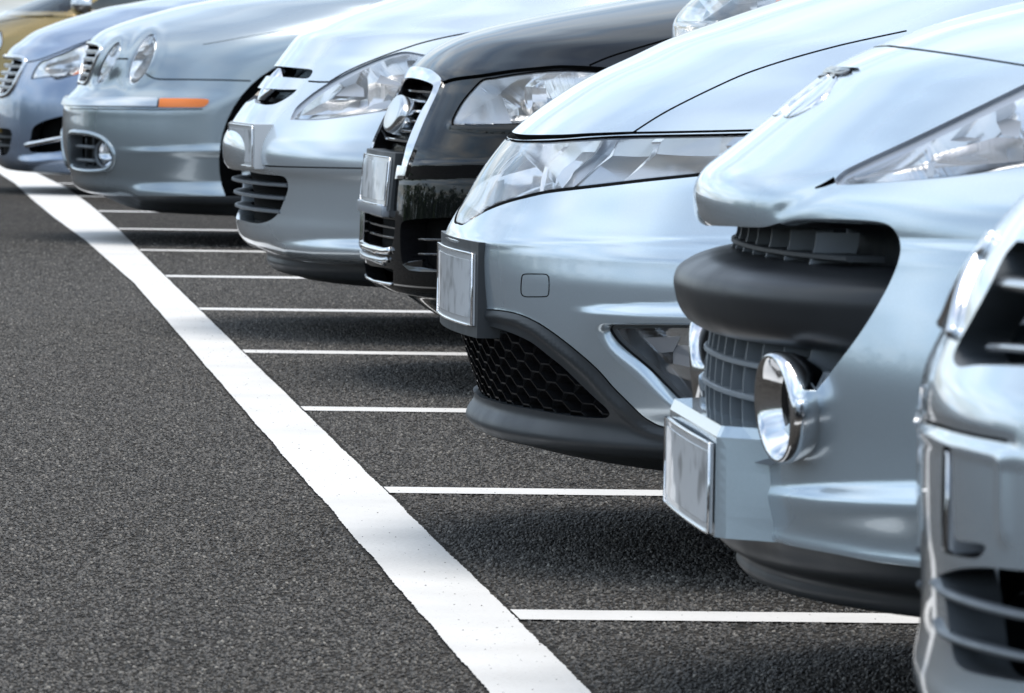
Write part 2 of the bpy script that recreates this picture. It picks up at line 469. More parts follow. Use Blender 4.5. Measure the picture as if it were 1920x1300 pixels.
        for nm, fl in self.gl.items():
            if not fl: continue
            ids = {}; VV = []; NN = []; FF = []
            for r, c in fl:
                f = []
                for k in (r * nc + c, r * nc + c + 1, (r + 1) * nc + c + 1, (r + 1) * nc + c):
                    if k not in ids: ids[k] = len(VV); VV.append(V[k] - N[k] * 0.006); NN.append(N[k])
                    f.append(ids[k])
                FF.append(f)
            self.part(nm, VV, FF, M['glass'], N=np.array(NN), mirror='join' if nm == 'windscreen' else 'copy')

    def _pj(self, mode):
        if mode == 'px':
            R, T = self.R, self.T
            def f(c):
                d = R @ np.array(c) + T - CAM; z = d @ FW
                return (960 + FPX * (d @ RT) / z, 650 - FPX * (d @ UP) / z)
            return f
        if mode == 'wz': return lambda c: (c[1], c[2])
        if mode == 'xz': return lambda c: (c[0], c[2])

    def cut(self, poly, mode='px', xmax=None, facing=True, ymin=-9, zlim=None):
        """cut the polygon out of the near half; returns patch dict"""
        poly = np.asarray(poly, float); f2 = self._pj(mode); bm = self.bm
        lo = poly.min(0); hi = poly.max(0); xmax = xmax if xmax is not None else self.xvis + 0.4
        cl = Vector(self.camL); cache = {}
        def pj(v):
            k = (v.co.x, v.co.y, v.co.z); r = cache.get(k)
            if r is None: r = f2(v.co); cache[k] = r
            return r
        def ok(f):
            if any(v.co.x > xmax for v in f.verts): return False
            if facing and mode == 'px':
                n = Vector(f.verts[0][self.ln])
                if n.dot(cl - f.verts[0].co) < -0.3 * (cl - f.verts[0].co).length: return False
            if mode == 'xz' and abs(f.calc_center_median().y) < 0.45: return False
            return True
        # numpy preselection
        bm.faces.ensure_lookup_table(); cand = []
        cs = np.array([f.calc_center_median()[:] for f in bm.faces])
        if mode == 'px': q = self.pix(cs)
        elif mode == 'wz': q = cs[:, 1:]
        else: q = cs[:, [0, 2]]
        pad = 40 if mode == 'px' else 0.05
        sel = np.where((q[:, 0] > lo[0] - pad) & (q[:, 0] < hi[0] + pad) & (q[:, 1] > lo[1] - pad) & (q[:, 1] < hi[1] + pad))[0]
        faces = []; boxes = np.zeros((4 * len(sel) + 4096, 4)); known = {}
        def add(f):
            nonlocal boxes
            if not ok(f): return
            ps = [pj(v) for v in f.verts]; k = known.get(f)
            if k is None:
                k = len(faces); faces.append(f); known[f] = k
                if k >= len(boxes): boxes = np.concatenate([boxes, np.zeros_like(boxes)])
            xs = [p[0] for p in ps]; ys = [p[1] for p in ps]
            boxes[k] = (min(xs), max(xs), min(ys), max(ys))
        for i in sel: add(bm.faces[i])
        n = len(poly)
        for i in range(n):
            a, b = poly[i], poly[(i + 1) % n]; ab = b - a; L = math.hypot(*ab)
            if L < 1e-6: continue
            t = ab / L; nn = np.array([-t[1], t[0]]); hit = []
            bx = boxes[:len(faces)]
            m = (bx[:, 1] >= min(a[0], b[0])) & (bx[:, 0] <= max(a[0], b[0])) & (bx[:, 3] >= min(a[1], b[1])) & (bx[:, 2] <= max(a[1], b[1]))
            for k in np.nonzero(m)[0]:
                f = faces[k]
                if not f.is_valid: boxes[k] = (1e9, -1e9, 1e9, -1e9); continue
                ps = [pj(v) for v in f.verts]
                sd = [(p[0] - a[0]) * nn[0] + (p[1] - a[1]) * nn[1] for p in ps]
                if min(sd) >= 0 or max(sd) <= 0: continue
                st = [(p[0] - a[0]) * t[0] + (p[1] - a[1]) * t[1] for p in ps]
                if max(st) < 0 or min(st) > L: continue
                hit.append(f)
            if not hit: continue
            if mode == 'px':
                ra, rb = self.rayL(*a), self.rayL(*b); no = np.cross(ra, rb); co = self.camL
            elif mode == 'wz': no = np.array([0, nn[0], nn[1]]); co = np.array([0, a[0], a[1]])
            else: no = np.array([nn[0], 0, nn[1]]); co = np.array([a[0], 0, a[1]])
            no = no / np.linalg.norm(no)
            nx_, ny_, nz_ = no; cx_, cy_, cz_ = co
            def side(v):
                p = v.co; return (p.x - cx_) * nx_ + (p.y - cy_) * ny_ + (p.z - cz_) * nz_
            for f in hit:
                for e in list(f.edges):
                    v0, v1 = e.verts; s0, s1 = side(v0), side(v1)
                    if abs(s0) < 2e-6 or abs(s1) < 2e-6 or s0 * s1 > 0: continue
                    fac = s0 / (s0 - s1); nv = Vector(v0[self.ln]).lerp(Vector(v1[self.ln]), fac)
                    co_ = v0.co.lerp(v1.co, fac)
                    _, v = bmesh.utils.edge_split(e, v0, fac); v.co = co_; v[self.ln] = nv
                on = [v for v in f.verts if abs(side(v)) < 2e-6]
                if len(on) == 2 and not any(on[1] in e.verts for e in on[0].link_edges):
                    r = bmesh.utils.face_split(f, on[0], on[1])
                    if r and r[0] is not None: add(r[0])
                add(f)
        allf = list({f for f in faces if f.is_valid}); ins = []
        if allf:
            cs = np.array([f.calc_center_median()[:] for f in allf])
            q = self.pix(cs) if mode == 'px' else (cs[:, 1:] if mode == 'wz' else cs[:, [0, 2]])
            x, y = q[:, 0], q[:, 1]; c_ = np.zeros(len(q), bool); j = n - 1
            for i in range(n):
                xi, yi = poly[i]; xj, yj = poly[j]
                if yi != yj:
                    c_ ^= ((yi > y) != (yj > y)) & (x < (xj - xi) * (y - yi) / (yj - yi) + xi)
                j = i
            ins = [f for f, k in zip(allf, c_) if k]
        iset = set(ins)
        idx = {}; V = []; N = []; F = []
        for f in ins:
            ff = []
            for v in f.verts:
                if v not in idx: idx[v] = len(V); V.append(v.co[:]); N.append(v[self.ln][:])
                ff.append(idx[v])
            F.append(ff)
        # boundary edges towards remaining faces (skip centre line)
        B = []
        for f in ins:
            for l in f.loops:
                e = l.edge
                if any(g not in iset for g in e.link_faces): B.append((idx[l.vert], idx[l.link_loop_next.vert]))
        bmesh.ops.delete(bm, geom=ins, context='FACES')
        N = [np.array(x) / max(np.linalg.norm(x), 1e-9) for x in N]
        return dict(V=np.array(V).reshape(-1, 3), N=np.array(N).reshape(-1, 3), F=F, B=B)

    def surf(self, px, py, off=0.0):
        """point on the (uncut) body seen at the pixel, pushed out by off"""
        d = Vector(self.rayL(px, py)); h = self.bvh.ray_cast(Vector(self.camL), d)
        if h[0] is None:
            loc, no, i, di = self.bvh.find_nearest(Vector(self.camL) + d * (-self.camL[1]))
            h = (loc, no)
        n = h[1] if h[1].dot(d) < 0 else -h[1]
        return h[0] + n * off, n

    def at(self, px, py, y):
        """local point seen at the pixel on the plane y (car's own lateral coordinate)"""
        d = self.rayL(px, py); t = (y - self.camL[1]) / d[1]
        return Vector(self.camL + d * t)

    def xf(self, yv, z):
        """front surface x at lateral y and height z"""
        k = np.argmin(np.abs(self.fz - z) + (self.fx0 > 0.8) * 10); x0, _, W, D, n, _ = self.rowp[k]
        a = min(abs(yv) / W, 0.999)
        return x0 + D * (1 - (1 - a ** n) ** (1 / n))

    # ---------------------------------------------------------------- building parts
    def part(self, name, V, F, mat, N=None, mirror=None, parent=None, smooth=True, mats=None, fm=None, label=None):
        V = np.asarray([tuple(v) for v in V], float); F = [tuple(f) for f in F]
        out = None
        if mirror == 'join':
            mid = np.abs(V[:, 1]) < 1e-5; idx = np.where(mid, np.arange(len(V)), 0); o = len(V)
            idx[~mid] = o + np.arange((~mid).sum()); Vm = V[~mid] * [1, -1, 1]      # centre line welded
            N2 = None if N is None else np.concatenate([N, np.asarray(N)[~mid] * [1, -1, 1]])
            fm2 = None if fm is None else list(fm) + list(fm)
            out = mesh_obj(name, np.concatenate([V, Vm]), F + [tuple(int(idx[i]) for i in f[::-1]) for f in F], mat, parent or self.root, N2, smooth, mats, fm2)
        else:
            out = mesh_obj(name, V, F, mat, parent or self.root, N, smooth, mats, fm)
            if mirror == 'copy':
                p2 = parent
                if parent is not None and parent.get('twin'): p2 = bpy.data.objects[parent['twin']]
                o2 = mesh_obj(name, V * [1, -1, 1], [f[::-1] for f in F], mat, p2 or self.root, None if N is None else np.asarray(N) * [1, -1, 1], smooth, mats, fm)
                out['twin'] = o2.name
        if label: out['label'] = label
        return out

    def patch(self, name, p, mat, off=0.0, **k):
        V = p['V'] + p['N'] * off
        return self.part(name, V, p['F'], mat, N=p['N'], **k)

    def walls(self, name, p, depth, mat, vec=None, lip=0.0, **k):
        V = []; F = []; seen = {}
        P, N = p['V'], p['N']
        def vid(i, lev):
            key = (i, lev)
            if key not in seen:
                if lev == 0: q = P[i] + N[i] * lip
                else: q = P[i] - N[i] * depth if vec is None else P[i] + np.asarray(vec)
                seen[key] = len(V); V.append(q)
            return seen[key]
        for a, b in p['B']: F.append((vid(a, 0), vid(b, 0), vid(b, 1), vid(a, 1)))
        return self.part(name, V, F, mat, **k)

    def groove(self, line, width=4.0, depth=0.008, smooth=4, mat=None, w2=None):
        L = catmull(line, False, smooth) if smooth else np.array(line, float)
        e = np.gradient(L, axis=0); e /= np.maximum(np.linalg.norm(e, axis=1, keepdims=True), 1e-9); nr = np.stack([-e[:, 1], e[:, 0]], 1)
        ww = np.linspace(width, w2 if w2 is not None else width, len(L))[:, None] / 2
        poly = np.concatenate([L + nr * ww, (L - nr * ww)[::-1]])
        p = self.cut(poly)
        if len(p['F']): self.gaps.append(p); p['depth'] = depth
        return p

    def flush_gaps(self):
        """all shut lines of the body in one recessed dark part"""
        for p in self.gaps:
            d = p['depth']; V = list(map(tuple, p['V'] - p['N'] * d)); F = [tuple(f) for f in p['F']]
            n = len(V); V += list(map(tuple, p['V']))
            F += [(a + n, b + n, b, a) for a, b in p['B']]
            self.part('shut_line', V, F, M['void'], mirror='join' if np.min(np.abs(p['V'][:, 1])) < 1e-4 else 'copy', smooth=False)
        self.gaps = []

    gaps = None
    def body(self, mat, name='body', glass=None):
        bm = self.bm
        # loose verts
        for v in [v for v in bm.verts if not v.link_faces]: bm.verts.remove(v)
        bm.verts.index_update()
        V = [v.co[:] for v in bm.verts]; N = [np.array(v[self.ln]) for v in bm.verts]
        F = [[v.index for v in f.verts] for f in bm.faces]
        o = self.part(name, V, F, mat, N=np.array(N), mirror='join'); bm.free()
        return o

    def ring(self, outer, inner, depth, mat, name, steps=3, mirror='copy', out_off=0.001, parent=None):
        """sloped edge from the outer outline on the skin to the inner outline sunk by depth"""
        n = len(outer); V = []; F = []
        pairs = [(self.surf(*o), self.surf(*i)) for o, i in zip(outer, inner)]
        for s in range(steps + 1):
            t = s / steps
            for (po, no), (pi, ni) in pairs:
                q = po.lerp(pi, t); nn = no.lerp(ni, t).normalized()
                V.append(q + nn * (out_off * (1 - t)) - nn * (depth * (1 - math.sqrt(max(0, 1 - t * t)) if steps > 1 else depth and t)))
        for s in range(steps):
            for j in range(n): F.append((s * n + j, s * n + (j + 1) % n, (s + 1) * n + (j + 1) % n, (s + 1) * n + j))
        return self.part(name, V, F, mat, mirror=mirror, parent=parent)

    def loop(self, pts, off=0.0): return [self.surf(x, y, off)[0] for x, y in pts]

    def inset_plate(self, poly, depth, mat, name, thick=0.004, parent=None, mirror='copy', tiltup=0.8):
        """flat-ish plate inside a lamp, seen through the lens at the pixel polygon"""
        P = []; ym = max(q[1] for q in poly); sc = -self.camL[1] / FPX
        for i, (x, y) in enumerate(poly):
            p, n = self.surf(x, y); d = Vector(self.rayL(x, y))
            dd = depth[i] if hasattr(depth, '__len__') else depth * 0.6 + tiltup * (ym - y) * sc     # leans back, so it mirrors the sky
            P.append(p + d * dd)
        c = sum(P, Vector()) / len(P); d = (c - Vector(self.camL)).normalized()
        n = len(P); V = [p for p in P] + [p + d * thick for p in P]
        F = [tuple(range(n)), tuple(range(2 * n - 1, n - 1, -1))] + [(i, n + i, n + (i + 1) % n, (i + 1) % n) for i in range(n)]
        return self.part(name, V, F, mat, smooth=False, parent=parent, mirror=mirror)

    def bar(self, z, y0, y1, hgt, dep, inn, mat, name, parent=None, n=24, droop=0.0, xfun=None):
        """horizontal slat following the nose outline at height z, from y0 to y1"""
        ys = np.linspace(y0, y1, n); V = []; F = []
        for y in ys:
            x = (xfun(y, z) if xfun else self.xf(y, z)) + inn; zz = z - droop * abs(y)
            V += [(x, y, zz + hgt * 0.3), (x + hgt * 0.3, y, zz + hgt * 0.5), (x + dep, y, zz + hgt * 0.5), (x + dep, y, zz - hgt * 0.5), (x + hgt * 0.3, y, zz - hgt * 0.5), (x, y, zz - hgt * 0.3)]
        m = 6
        for i in range(n - 1):
            for j in range(m): F.append((i * m + j, i * m + (j + 1) % m, (i + 1) * m + (j + 1) % m, (i + 1) * m + j))
        F.append(tuple(range(m))[::-1]); F.append(tuple((n - 1) * m + j for j in range(m)))
        return self.part(name, V, F, mat, parent=parent, smooth=False)

    def plate(self, yn, yf, zt, zb, xc, tilt=0.0, bulge=0.012, frame=M['plate_edge'], holder=M['plastic'], hpad=(0.012, 0.012), depth=0.035, smud=M['plate'], name='number_plate', slope=0.0):
        """number plate between y=yn (near) and yf (far) with a holder behind it"""
        n = 14; ys = np.linspace(yn, yf, n); ymid = (yn + yf) / 2; hw = (yf - yn) / 2
        def bx(y): return bulge * ((y - ymid) / hw) ** 2 - slope * (y - ymid)
        def sheet(pad, off, zt, zb):
            V = []
            for y in np.linspace(yn - pad, yf + pad, n):
                x = xc + bx(y) + off
                for k in range(5):
                    z = zt + (zb - zt) * k / 4; V.append((x + tilt * (z - zb), y, z))
            F = [(i * 5 + k, i * 5 + k + 1, (i + 1) * 5 + k + 1, (i + 1) * 5 + k) for i in range(n - 1) for k in range(4)]
            return V, F
        def solid(g, th):
            V, F = g; m = len(V); V2 = V + [(x + th, y, z) for x, y, z in V]; F2 = list(F) + [tuple(i + m for i in f[::-1]) for f in F]
            rim = [i * 5 for i in range(n)] + [(n - 1) * 5 + k for k in range(1, 5)] + [i * 5 + 4 for i in range(n - 2, -1, -1)] + [k for k in range(3, 0, -1)]
            F2 += [(rim[i], rim[(i + 1) % len(rim)], rim[(i + 1) % len(rim)] + m, rim[i] + m) for i in range(len(rim))]
            return V2, F2
        h = self.part(name, *solid(sheet(0, 0, zt, zb), 0.004), frame, smooth=False)
        hz = (zt - zb) * 0.10; e = 0.014 if yf > yn else -0.014
        self.part('plate_print', *solid(sheet(-0.022, -0.0012, zt - hz, zb + hz), 0.001), smud, parent=h, smooth=False)
        # bright rim
        pts = [(xc + bx(y) - 0.001 + tilt * (zt - zb), y, zt) for y in ys] + [(xc + bx(y) - 0.001, y, zb) for y in ys[::-1]]
        self.part('plate_rim', *tube_geo(pts, 0.0022, 6, True), M['chrome'], parent=h)
        if holder is not None:
            V, F = solid(sheet(hpad[0], 0.004, zt + hpad[1], zb - hpad[1]), depth)
            self.part('plate_holder', V, F, holder, parent=h, smooth=False)
        return h

    def wheels(self, x, r=0.32, y=0.76, wb=2.62):
        prof = [(-0.095, r * 0.66), (-0.10, r * 0.74), (-0.105, r * 0.88), (-0.09, r * 0.97), (-0.06, r), (0.06, r), (0.09, r * 0.97), (0.105, r * 0.88), (0.10, r * 0.74), (0.095, r * 0.66)]
        tyre = lathe_geo(prof, 40)
        rim = merge(lathe_geo([(-0.09, r * 0.68), (-0.085, r * 0.62), (-0.03, r * 0.58), (0.09, r * 0.60)], 40), lathe_geo([(-0.07, 0.001), (-0.075, r * 0.12), (-0.06, r * 0.2), (-0.02, r * 0.2)], 20))
        sp = []
        for k in range(7):
            g = box_geo((-0.055, 0, r * 0.39), (0.03, 0.05, r * 0.44), bev=0.006)
            sp.append(xform(g, R=Matrix.Rotation(2 * math.pi * k / 7, 3, 'X')))
        rim = merge(rim, *sp)
        for sx in (x, x + wb):
            for sy in (-1, 1):
                Rz = Matrix.Rotation(math.pi / 2 if sy < 0 else -math.pi / 2, 3, 'Z')
                wh = self.part('wheel', *xform(tyre, (sx, sy * y, r), Rz), M['rubber'])
                self.part('rim', *xform(rim, (sx, sy * y, r), Rz), M['satin'], parent=wh)

    def arch(self, x, r, zc):
        """wheel arch opening with its dark liner"""
        a = np.linspace(0, 2 * math.pi, 49)[:-1]
        for xx in (x, x + 2.62):
            p = self.cut(np.stack([xx + r * np.cos(a), zc + r * np.sin(a)], 1), 'xz', xmax=9)
            if not len(p['F']): continue
            n = p['N'].copy(); V = []; F = []; sn = {}
            def vid(i, lev):
                k = (i, lev)
                if k not in sn:
                    q = p['V'][i].copy()
                    if lev: q[1] += 0.28
                    sn[k] = len(V); V.append(q)
                return sn[k]
            for i, j in p['B']: F.append((vid(i, 0), vid(j, 0), vid(j, 1), vid(i, 1)))
            F += [tuple(vid(i, 1) for i in f) for f in p['F']]
            self.part('wheel_arch', V, F, M['underbody'], mirror='copy', smooth=False)


    def stack(self, rows, ncol=40, thmax=1.0, sub=6):
        """loose shell of plan outlines (near half), used for bumpers and grilles in front of the body"""
        R = []
        for r in rows:
            px, py, W, D, n = r; x0, z = self.row_at(px, py, W, D, n); R.append((x0, z, W, D, n))
        R = np.array(R); s = np.concatenate([[0], np.cumsum(np.maximum(np.hypot(np.diff(R[:, 0]), np.diff(R[:, 1])), 1e-4))])
        q = np.linspace(0, s[-1], sub * len(R)); A = [cardinal(s, R[:, k], q) for k in (0, 1)] + [pchip(s, R[:, k], q) for k in (2, 3, 4)]
        th = np.linspace(0, thmax * math.pi / 2, ncol); V = []; F = []
        for i in range(len(q)):
            for t in th:
                x, y = self.plan(A[0][i], A[2][i], A[3][i], A[4][i], t); V.append((float(x), float(y), float(A[1][i])))
        for i in range(len(q) - 1):
            for j in range(ncol - 1): F.append((i * ncol + j, i * ncol + j + 1, (i + 1) * ncol + j + 1, (i + 1) * ncol + j))
        def xf(y, z):
            k = np.argmin(np.abs(A[1] - z)); a = min(abs(y) / A[2][k], 0.999)
            return A[0][k] + A[3][k] * (1 - (1 - a ** A[4][k]) ** (1 / A[4][k]))
        return V, F, xf

    def fin(self, y, z0, z1, xf, dep, th, mat, name, parent=None, inn=0.0, n=6, skew=0.0):
        """upright plate running back from a grille surface"""
        V = []; F = []
        for k in range(n):
            z = z0 + (z1 - z0) * k / (n - 1); x = xf(y, z) + inn
            V += [(x, y - th / 2, z), (x + dep, y - th / 2 + skew, z), (x + dep, y + th / 2 + skew, z), (x, y + th / 2, z)]
        for k in range(n - 1):
            for j in range(4): F.append((k * 4 + j, k * 4 + (j + 1) % 4, (k + 1) * 4 + (j + 1) % 4, (k + 1) * 4 + j))
        F += [(3, 2, 1, 0), tuple((n - 1) * 4 + j for j in range(4))]
        return self.part(name, V, F, mat, parent=parent, smooth=False)

    def applique(self, poly, h, mat, name, base=-0.004, inset_px=2.0, parent=None, mirror=None, smooth=False):
        """raised piece following the skin inside a pixel outline"""
        P = np.asarray(poly, float); I = inset(P, inset_px); n = len(P)
        A = self.loop(P, base); B = self.loop(P, h * 0.75); C_ = self.loop(I, h)
        V = A + B + C_; F = []
        for s in range(2):
            for j in range(n): F.append((s * n + j, s * n + (j + 1) % n, (s + 1) * n + (j + 1) % n, (s + 1) * n + j))
        cen = sum(C_, Vector()) / n; V.append(cen); F += [(2 * n + j, 2 * n + (j + 1) % n, 3 * n) for j in range(n)]
        return self.part(name, V, F, mat, parent=parent, mirror=mirror, smooth=smooth)

    def trim(self, line, r, mat, name, off=0.0, closed=False, k=5, parent=None, mirror=None, n=8):
        L = catmull(line, closed, k); P = self.loop(L, off)
        return self.part(name, *tube_geo(P, r, n, closed), mat, parent=parent, mirror=mirror)

# ------------------------------------------------------------------ ground
def asphalt_mat():
    m, t, b = new_mat('asphalt')
    tcn = t.nodes.new('ShaderNodeTexCoord')
    def noise(s, d=4, r=0.6):
        n = t.nodes.new('ShaderNodeTexNoise'); n.inputs['Scale'].default_value = s; n.inputs['Detail'].default_value = d; n.inputs['Roughness'].default_value = r
        t.links.new(tcn.outputs['Object'], n.inputs['Vector']); return n
    v = t.nodes.new('ShaderNodeTexVoronoi'); v.inputs['Scale'].default_value = 95; v.feature = 'F1'; v.inputs['Randomness'].default_value = 1
    t.links.new(tcn.outputs['Object'], v.inputs['Vector'])
    v2 = t.nodes.new('ShaderNodeTexVoronoi'); v2.inputs['Scale'].default_value = 95
    t.links.new(tcn.outputs['Object'], v2.inputs['Vector'])
    big = noise(0.7, 6); mid = noise(60, 4, 0.7); fine = noise(420, 2)
    # stone colour by cell
    sp = t.nodes.new('ShaderNodeSeparateColor'); t.links.new(v2.outputs['Color'], sp.inputs[0])
    r1 = t.nodes.new('ShaderNodeValToRGB'); e = r1.color_ramp.elements
    e[0].position = 0.0; e[0].color = (0.026, 0.024, 0.022, 1); e[1].position = 1.0; e[1].color = (0.20, 0.185, 0.165, 1)
    k = r1.color_ramp.elements.new(0.55); k.color = (0.064, 0.058, 0.051, 1)
    k = r1.color_ramp.elements.new(0.90); k.color = (0.10, 0.092, 0.081, 1)
    t.links.new(sp.outputs[0], r1.inputs[0])
    # dark binder between the stones
    r2 = t.nodes.new('ShaderNodeMapRange'); r2.inputs['From Min'].default_value = 0.25; r2.inputs['From Max'].default_value = 0.62; r2.inputs['To Min'].default_value = 1.0; r2.inputs['To Max'].default_value = 0.35
    t.links.new(v.outputs['Distance'], r2.inputs['Value'])
    mu = t.nodes.new('ShaderNodeMix'); mu.data_type = 'RGBA'; mu.blend_type = 'MULTIPLY'; mu.inputs['Factor'].default_value = 1
    t.links.new(r1.outputs[0], mu.inputs['A']); t.links.new(r2.outputs[0], mu.inputs['B'])
    r3 = t.nodes.new('ShaderNodeMapRange'); r3.inputs['From Min'].default_value = 0.3; r3.inputs['From Max'].default_value = 0.7; r3.inputs['To Min'].default_value = 0.82; r3.inputs['To Max'].default_value = 1.2
    t.links.new(big.outputs['Fac'], r3.inputs['Value'])
    mu2 = t.nodes.new('ShaderNodeMix'); mu2.data_type = 'RGBA'; mu2.blend_type = 'MULTIPLY'; mu2.inputs['Factor'].default_value = 1
    t.links.new(mu.outputs['Result'], mu2.inputs['A']); t.links.new(r3.outputs[0], mu2.inputs['B'])
    t.links.new(mu2.outputs['Result'], b.inputs['Base Color'])
    b.inputs['Roughness'].default_value = 0.9; b.inputs['Specular IOR Level'].default_value = 0.12
    hm = t.nodes.new('ShaderNodeMath'); hm.operation = 'MULTIPLY_ADD'; hm.inputs[1].default_value = -1.0
    t.links.new(v.outputs['Distance'], hm.inputs[0]); t.links.new(mid.outputs['Fac'], hm.inputs[2])
    bp = t.nodes.new('ShaderNodeBump'); bp.inputs['Strength'].default_value = 0.9; bp.inputs['Distance'].default_value = 0.006
    t.links.new(hm.outputs[0], bp.inputs['Height']); t.links.new(bp.outputs[0], b.inputs['Normal'])
    return m

def paint_line_mat():
    m, t, b = new_mat('road_paint')
    tcn = t.nodes.new('ShaderNodeTexCoord')
    n = t.nodes.new('ShaderNodeTexNoise'); n.inputs['Scale'].default_value = 150; n.inputs['Detail'].default_value = 3; n.inputs['Roughness'].default_value = 0.7
    t.links.new(tcn.outputs['Object'], n.inputs['Vector'])
    n2 = t.nodes.new('ShaderNodeTexNoise'); n2.inputs['Scale'].default_value = 2.5; n2.inputs['Detail'].default_value = 6
    t.links.new(tcn.outputs['Object'], n2.inputs['Vector'])
    r = t.nodes.new('ShaderNodeValToRGB'); e = r.color_ramp.elements
    e[0].position = 0.285; e[0].color = (0.10, 0.095, 0.09, 1); e[1].position = 0.325; e[1].color = (0.67, 0.655, 0.63, 1)
    t.links.new(n.outputs['Fac'], r.inputs[0])
    r3 = t.nodes.new('ShaderNodeMapRange'); r3.inputs['From Min'].default_value = 0.3; r3.inputs['From Max'].default_value = 0.7; r3.inputs['To Min'].default_value = 0.80; r3.inputs['To Max'].default_value = 1.02
    t.links.new(n2.outputs['Fac'], r3.inputs['Value'])
    mu = t.nodes.new('ShaderNodeMix'); mu.data_type = 'RGBA'; mu.blend_type = 'MULTIPLY'; mu.inputs['Factor'].default_value = 1
    t.links.new(r.outputs[0], mu.inputs['A']); t.links.new(r3.outputs[0], mu.inputs['B']); t.links.new(mu.outputs['Result'], b.inputs['Base Color'])
    b.inputs['Roughness'].default_value = 0.6
    v = t.nodes.new('ShaderNodeTexVoronoi'); v.inputs['Scale'].default_value = 95
    t.links.new(tcn.outputs['Object'], v.inputs['Vector'])
    bp = t.nodes.new('ShaderNodeBump'); bp.inputs['Strength'].default_value = 0.25; bp.inputs['Distance'].default_value = 0.004
    t.links.new(v.outputs['Distance'], bp.inputs['Height']); t.links.new(bp.outputs[0], b.inputs['Normal'])
    return m
M['asphalt'] = asphalt_mat(); M['road_paint'] = paint_line_mat()

S = 900.0
g = mesh_obj('asphalt_ground', [(-S, -S, 0), (S, -S, 0), (S, S, 0), (-S, S, 0)], [(0, 1, 2, 3)], M['asphalt'], smooth=False)
tag(g, 'dark grey coarse asphalt of the car park', 'ground', kind='structure')

def ragged_strip(L, Rr, step=0.014, amp=0.0015, z=0.003):
    """flat paint strip between two ground polylines, edges broken up as the paint ran over the stones"""
    def dense(P):
        P = np.array(P)[:, :2]; s = np.concatenate([[0], np.cumsum(np.linalg.norm(np.diff(P, axis=0), axis=1))])
        return s, P
    sl, PL = dense(L); sr, PR = dense(Rr); n = int(max(sl[-1], sr[-1]) / step)
    t = np.linspace(0, 1, n)
    def samp(s, P): return np.stack([np.interp(t * s[-1], s, P[:, k]) for k in (0, 1)], 1)
    A, B = samp(sl, PL), samp(sr, PR); d = B - A; d /= np.linalg.norm(d, axis=1, keepdims=True)
    def wob():
        w = rng.normal(0, 1, n); w2 = np.convolve(rng.normal(0, 1, n + 24), np.ones(25) / 5, 'valid')
        return (w * 0.5 + w2 * 0.8) * amp
    A = A + d * wob()[:, None]; B = B + d * wob()[:, None]
    V = [(*a, z) for a in A] + [(*b, z) for b in B]
    F = [(i, n + i, n + i + 1, i + 1) for i in range(n - 1)]
    return V, F

# long bay-end line, traced on the ground
LP = [(1000, 1400), (905, 1300), (800, 1172), (700, 1052), (600, 932), (520, 835), (420, 720), (330, 618), (245, 533), (160, 452), (100, 408), (60, 375), (28, 345), (-8, 322), (-60, 296)]
RP = [(1215, 1415), (1105, 1302), (960, 1155), (760, 945), (590, 790), (420, 629), (330, 541), (290, 501), (225, 434), (170, 386), (125, 353), (88, 335), (58, 320), (30, 306), (-10, 290)]
Lg = np.array([ground(*p) for p in LP]); Rg = np.array([ground(*p) for p in RP])
for E_ in (Lg, Rg):                                # dead straight up to where it starts to bend
    k_ = E_[:, 1] < 24; f_ = np.polyfit(E_[k_, 1], E_[k_, 0], 1); E_[k_, 0] = np.polyval(f_, E_[k_, 1])
ln = mesh_obj('white_line', *ragged_strip(Lg, Rg), M['road_paint'], smooth=False)
ln.parent = g; ln['label'] = 'wide white painted line running along the bay ends'
ROWY = [8.96 + 2.425 * k for k in range(-3, 12)]
for k, y in enumerate(ROWY):
    a = math.radians(-2.6); t = 0.074
    xl = 0.95
    yy = y if k < 12 else y
    def pt(x, o): return (x, yy + (x - xl) * math.tan(a) + o, 0)
    # ends butt against the long line's right edge
    Ra = np.array(Rg); xs = float(np.interp(yy, Ra[:, 1], Ra[:, 0])) + 0.004
    nm = mesh_obj('bay_line', *ragged_strip([pt(xs, t), pt(6.2, t)], [pt(xs, -t), pt(6.2, -t)], amp=0.0015), M['road_paint'], smooth=False)
    nm.parent = g

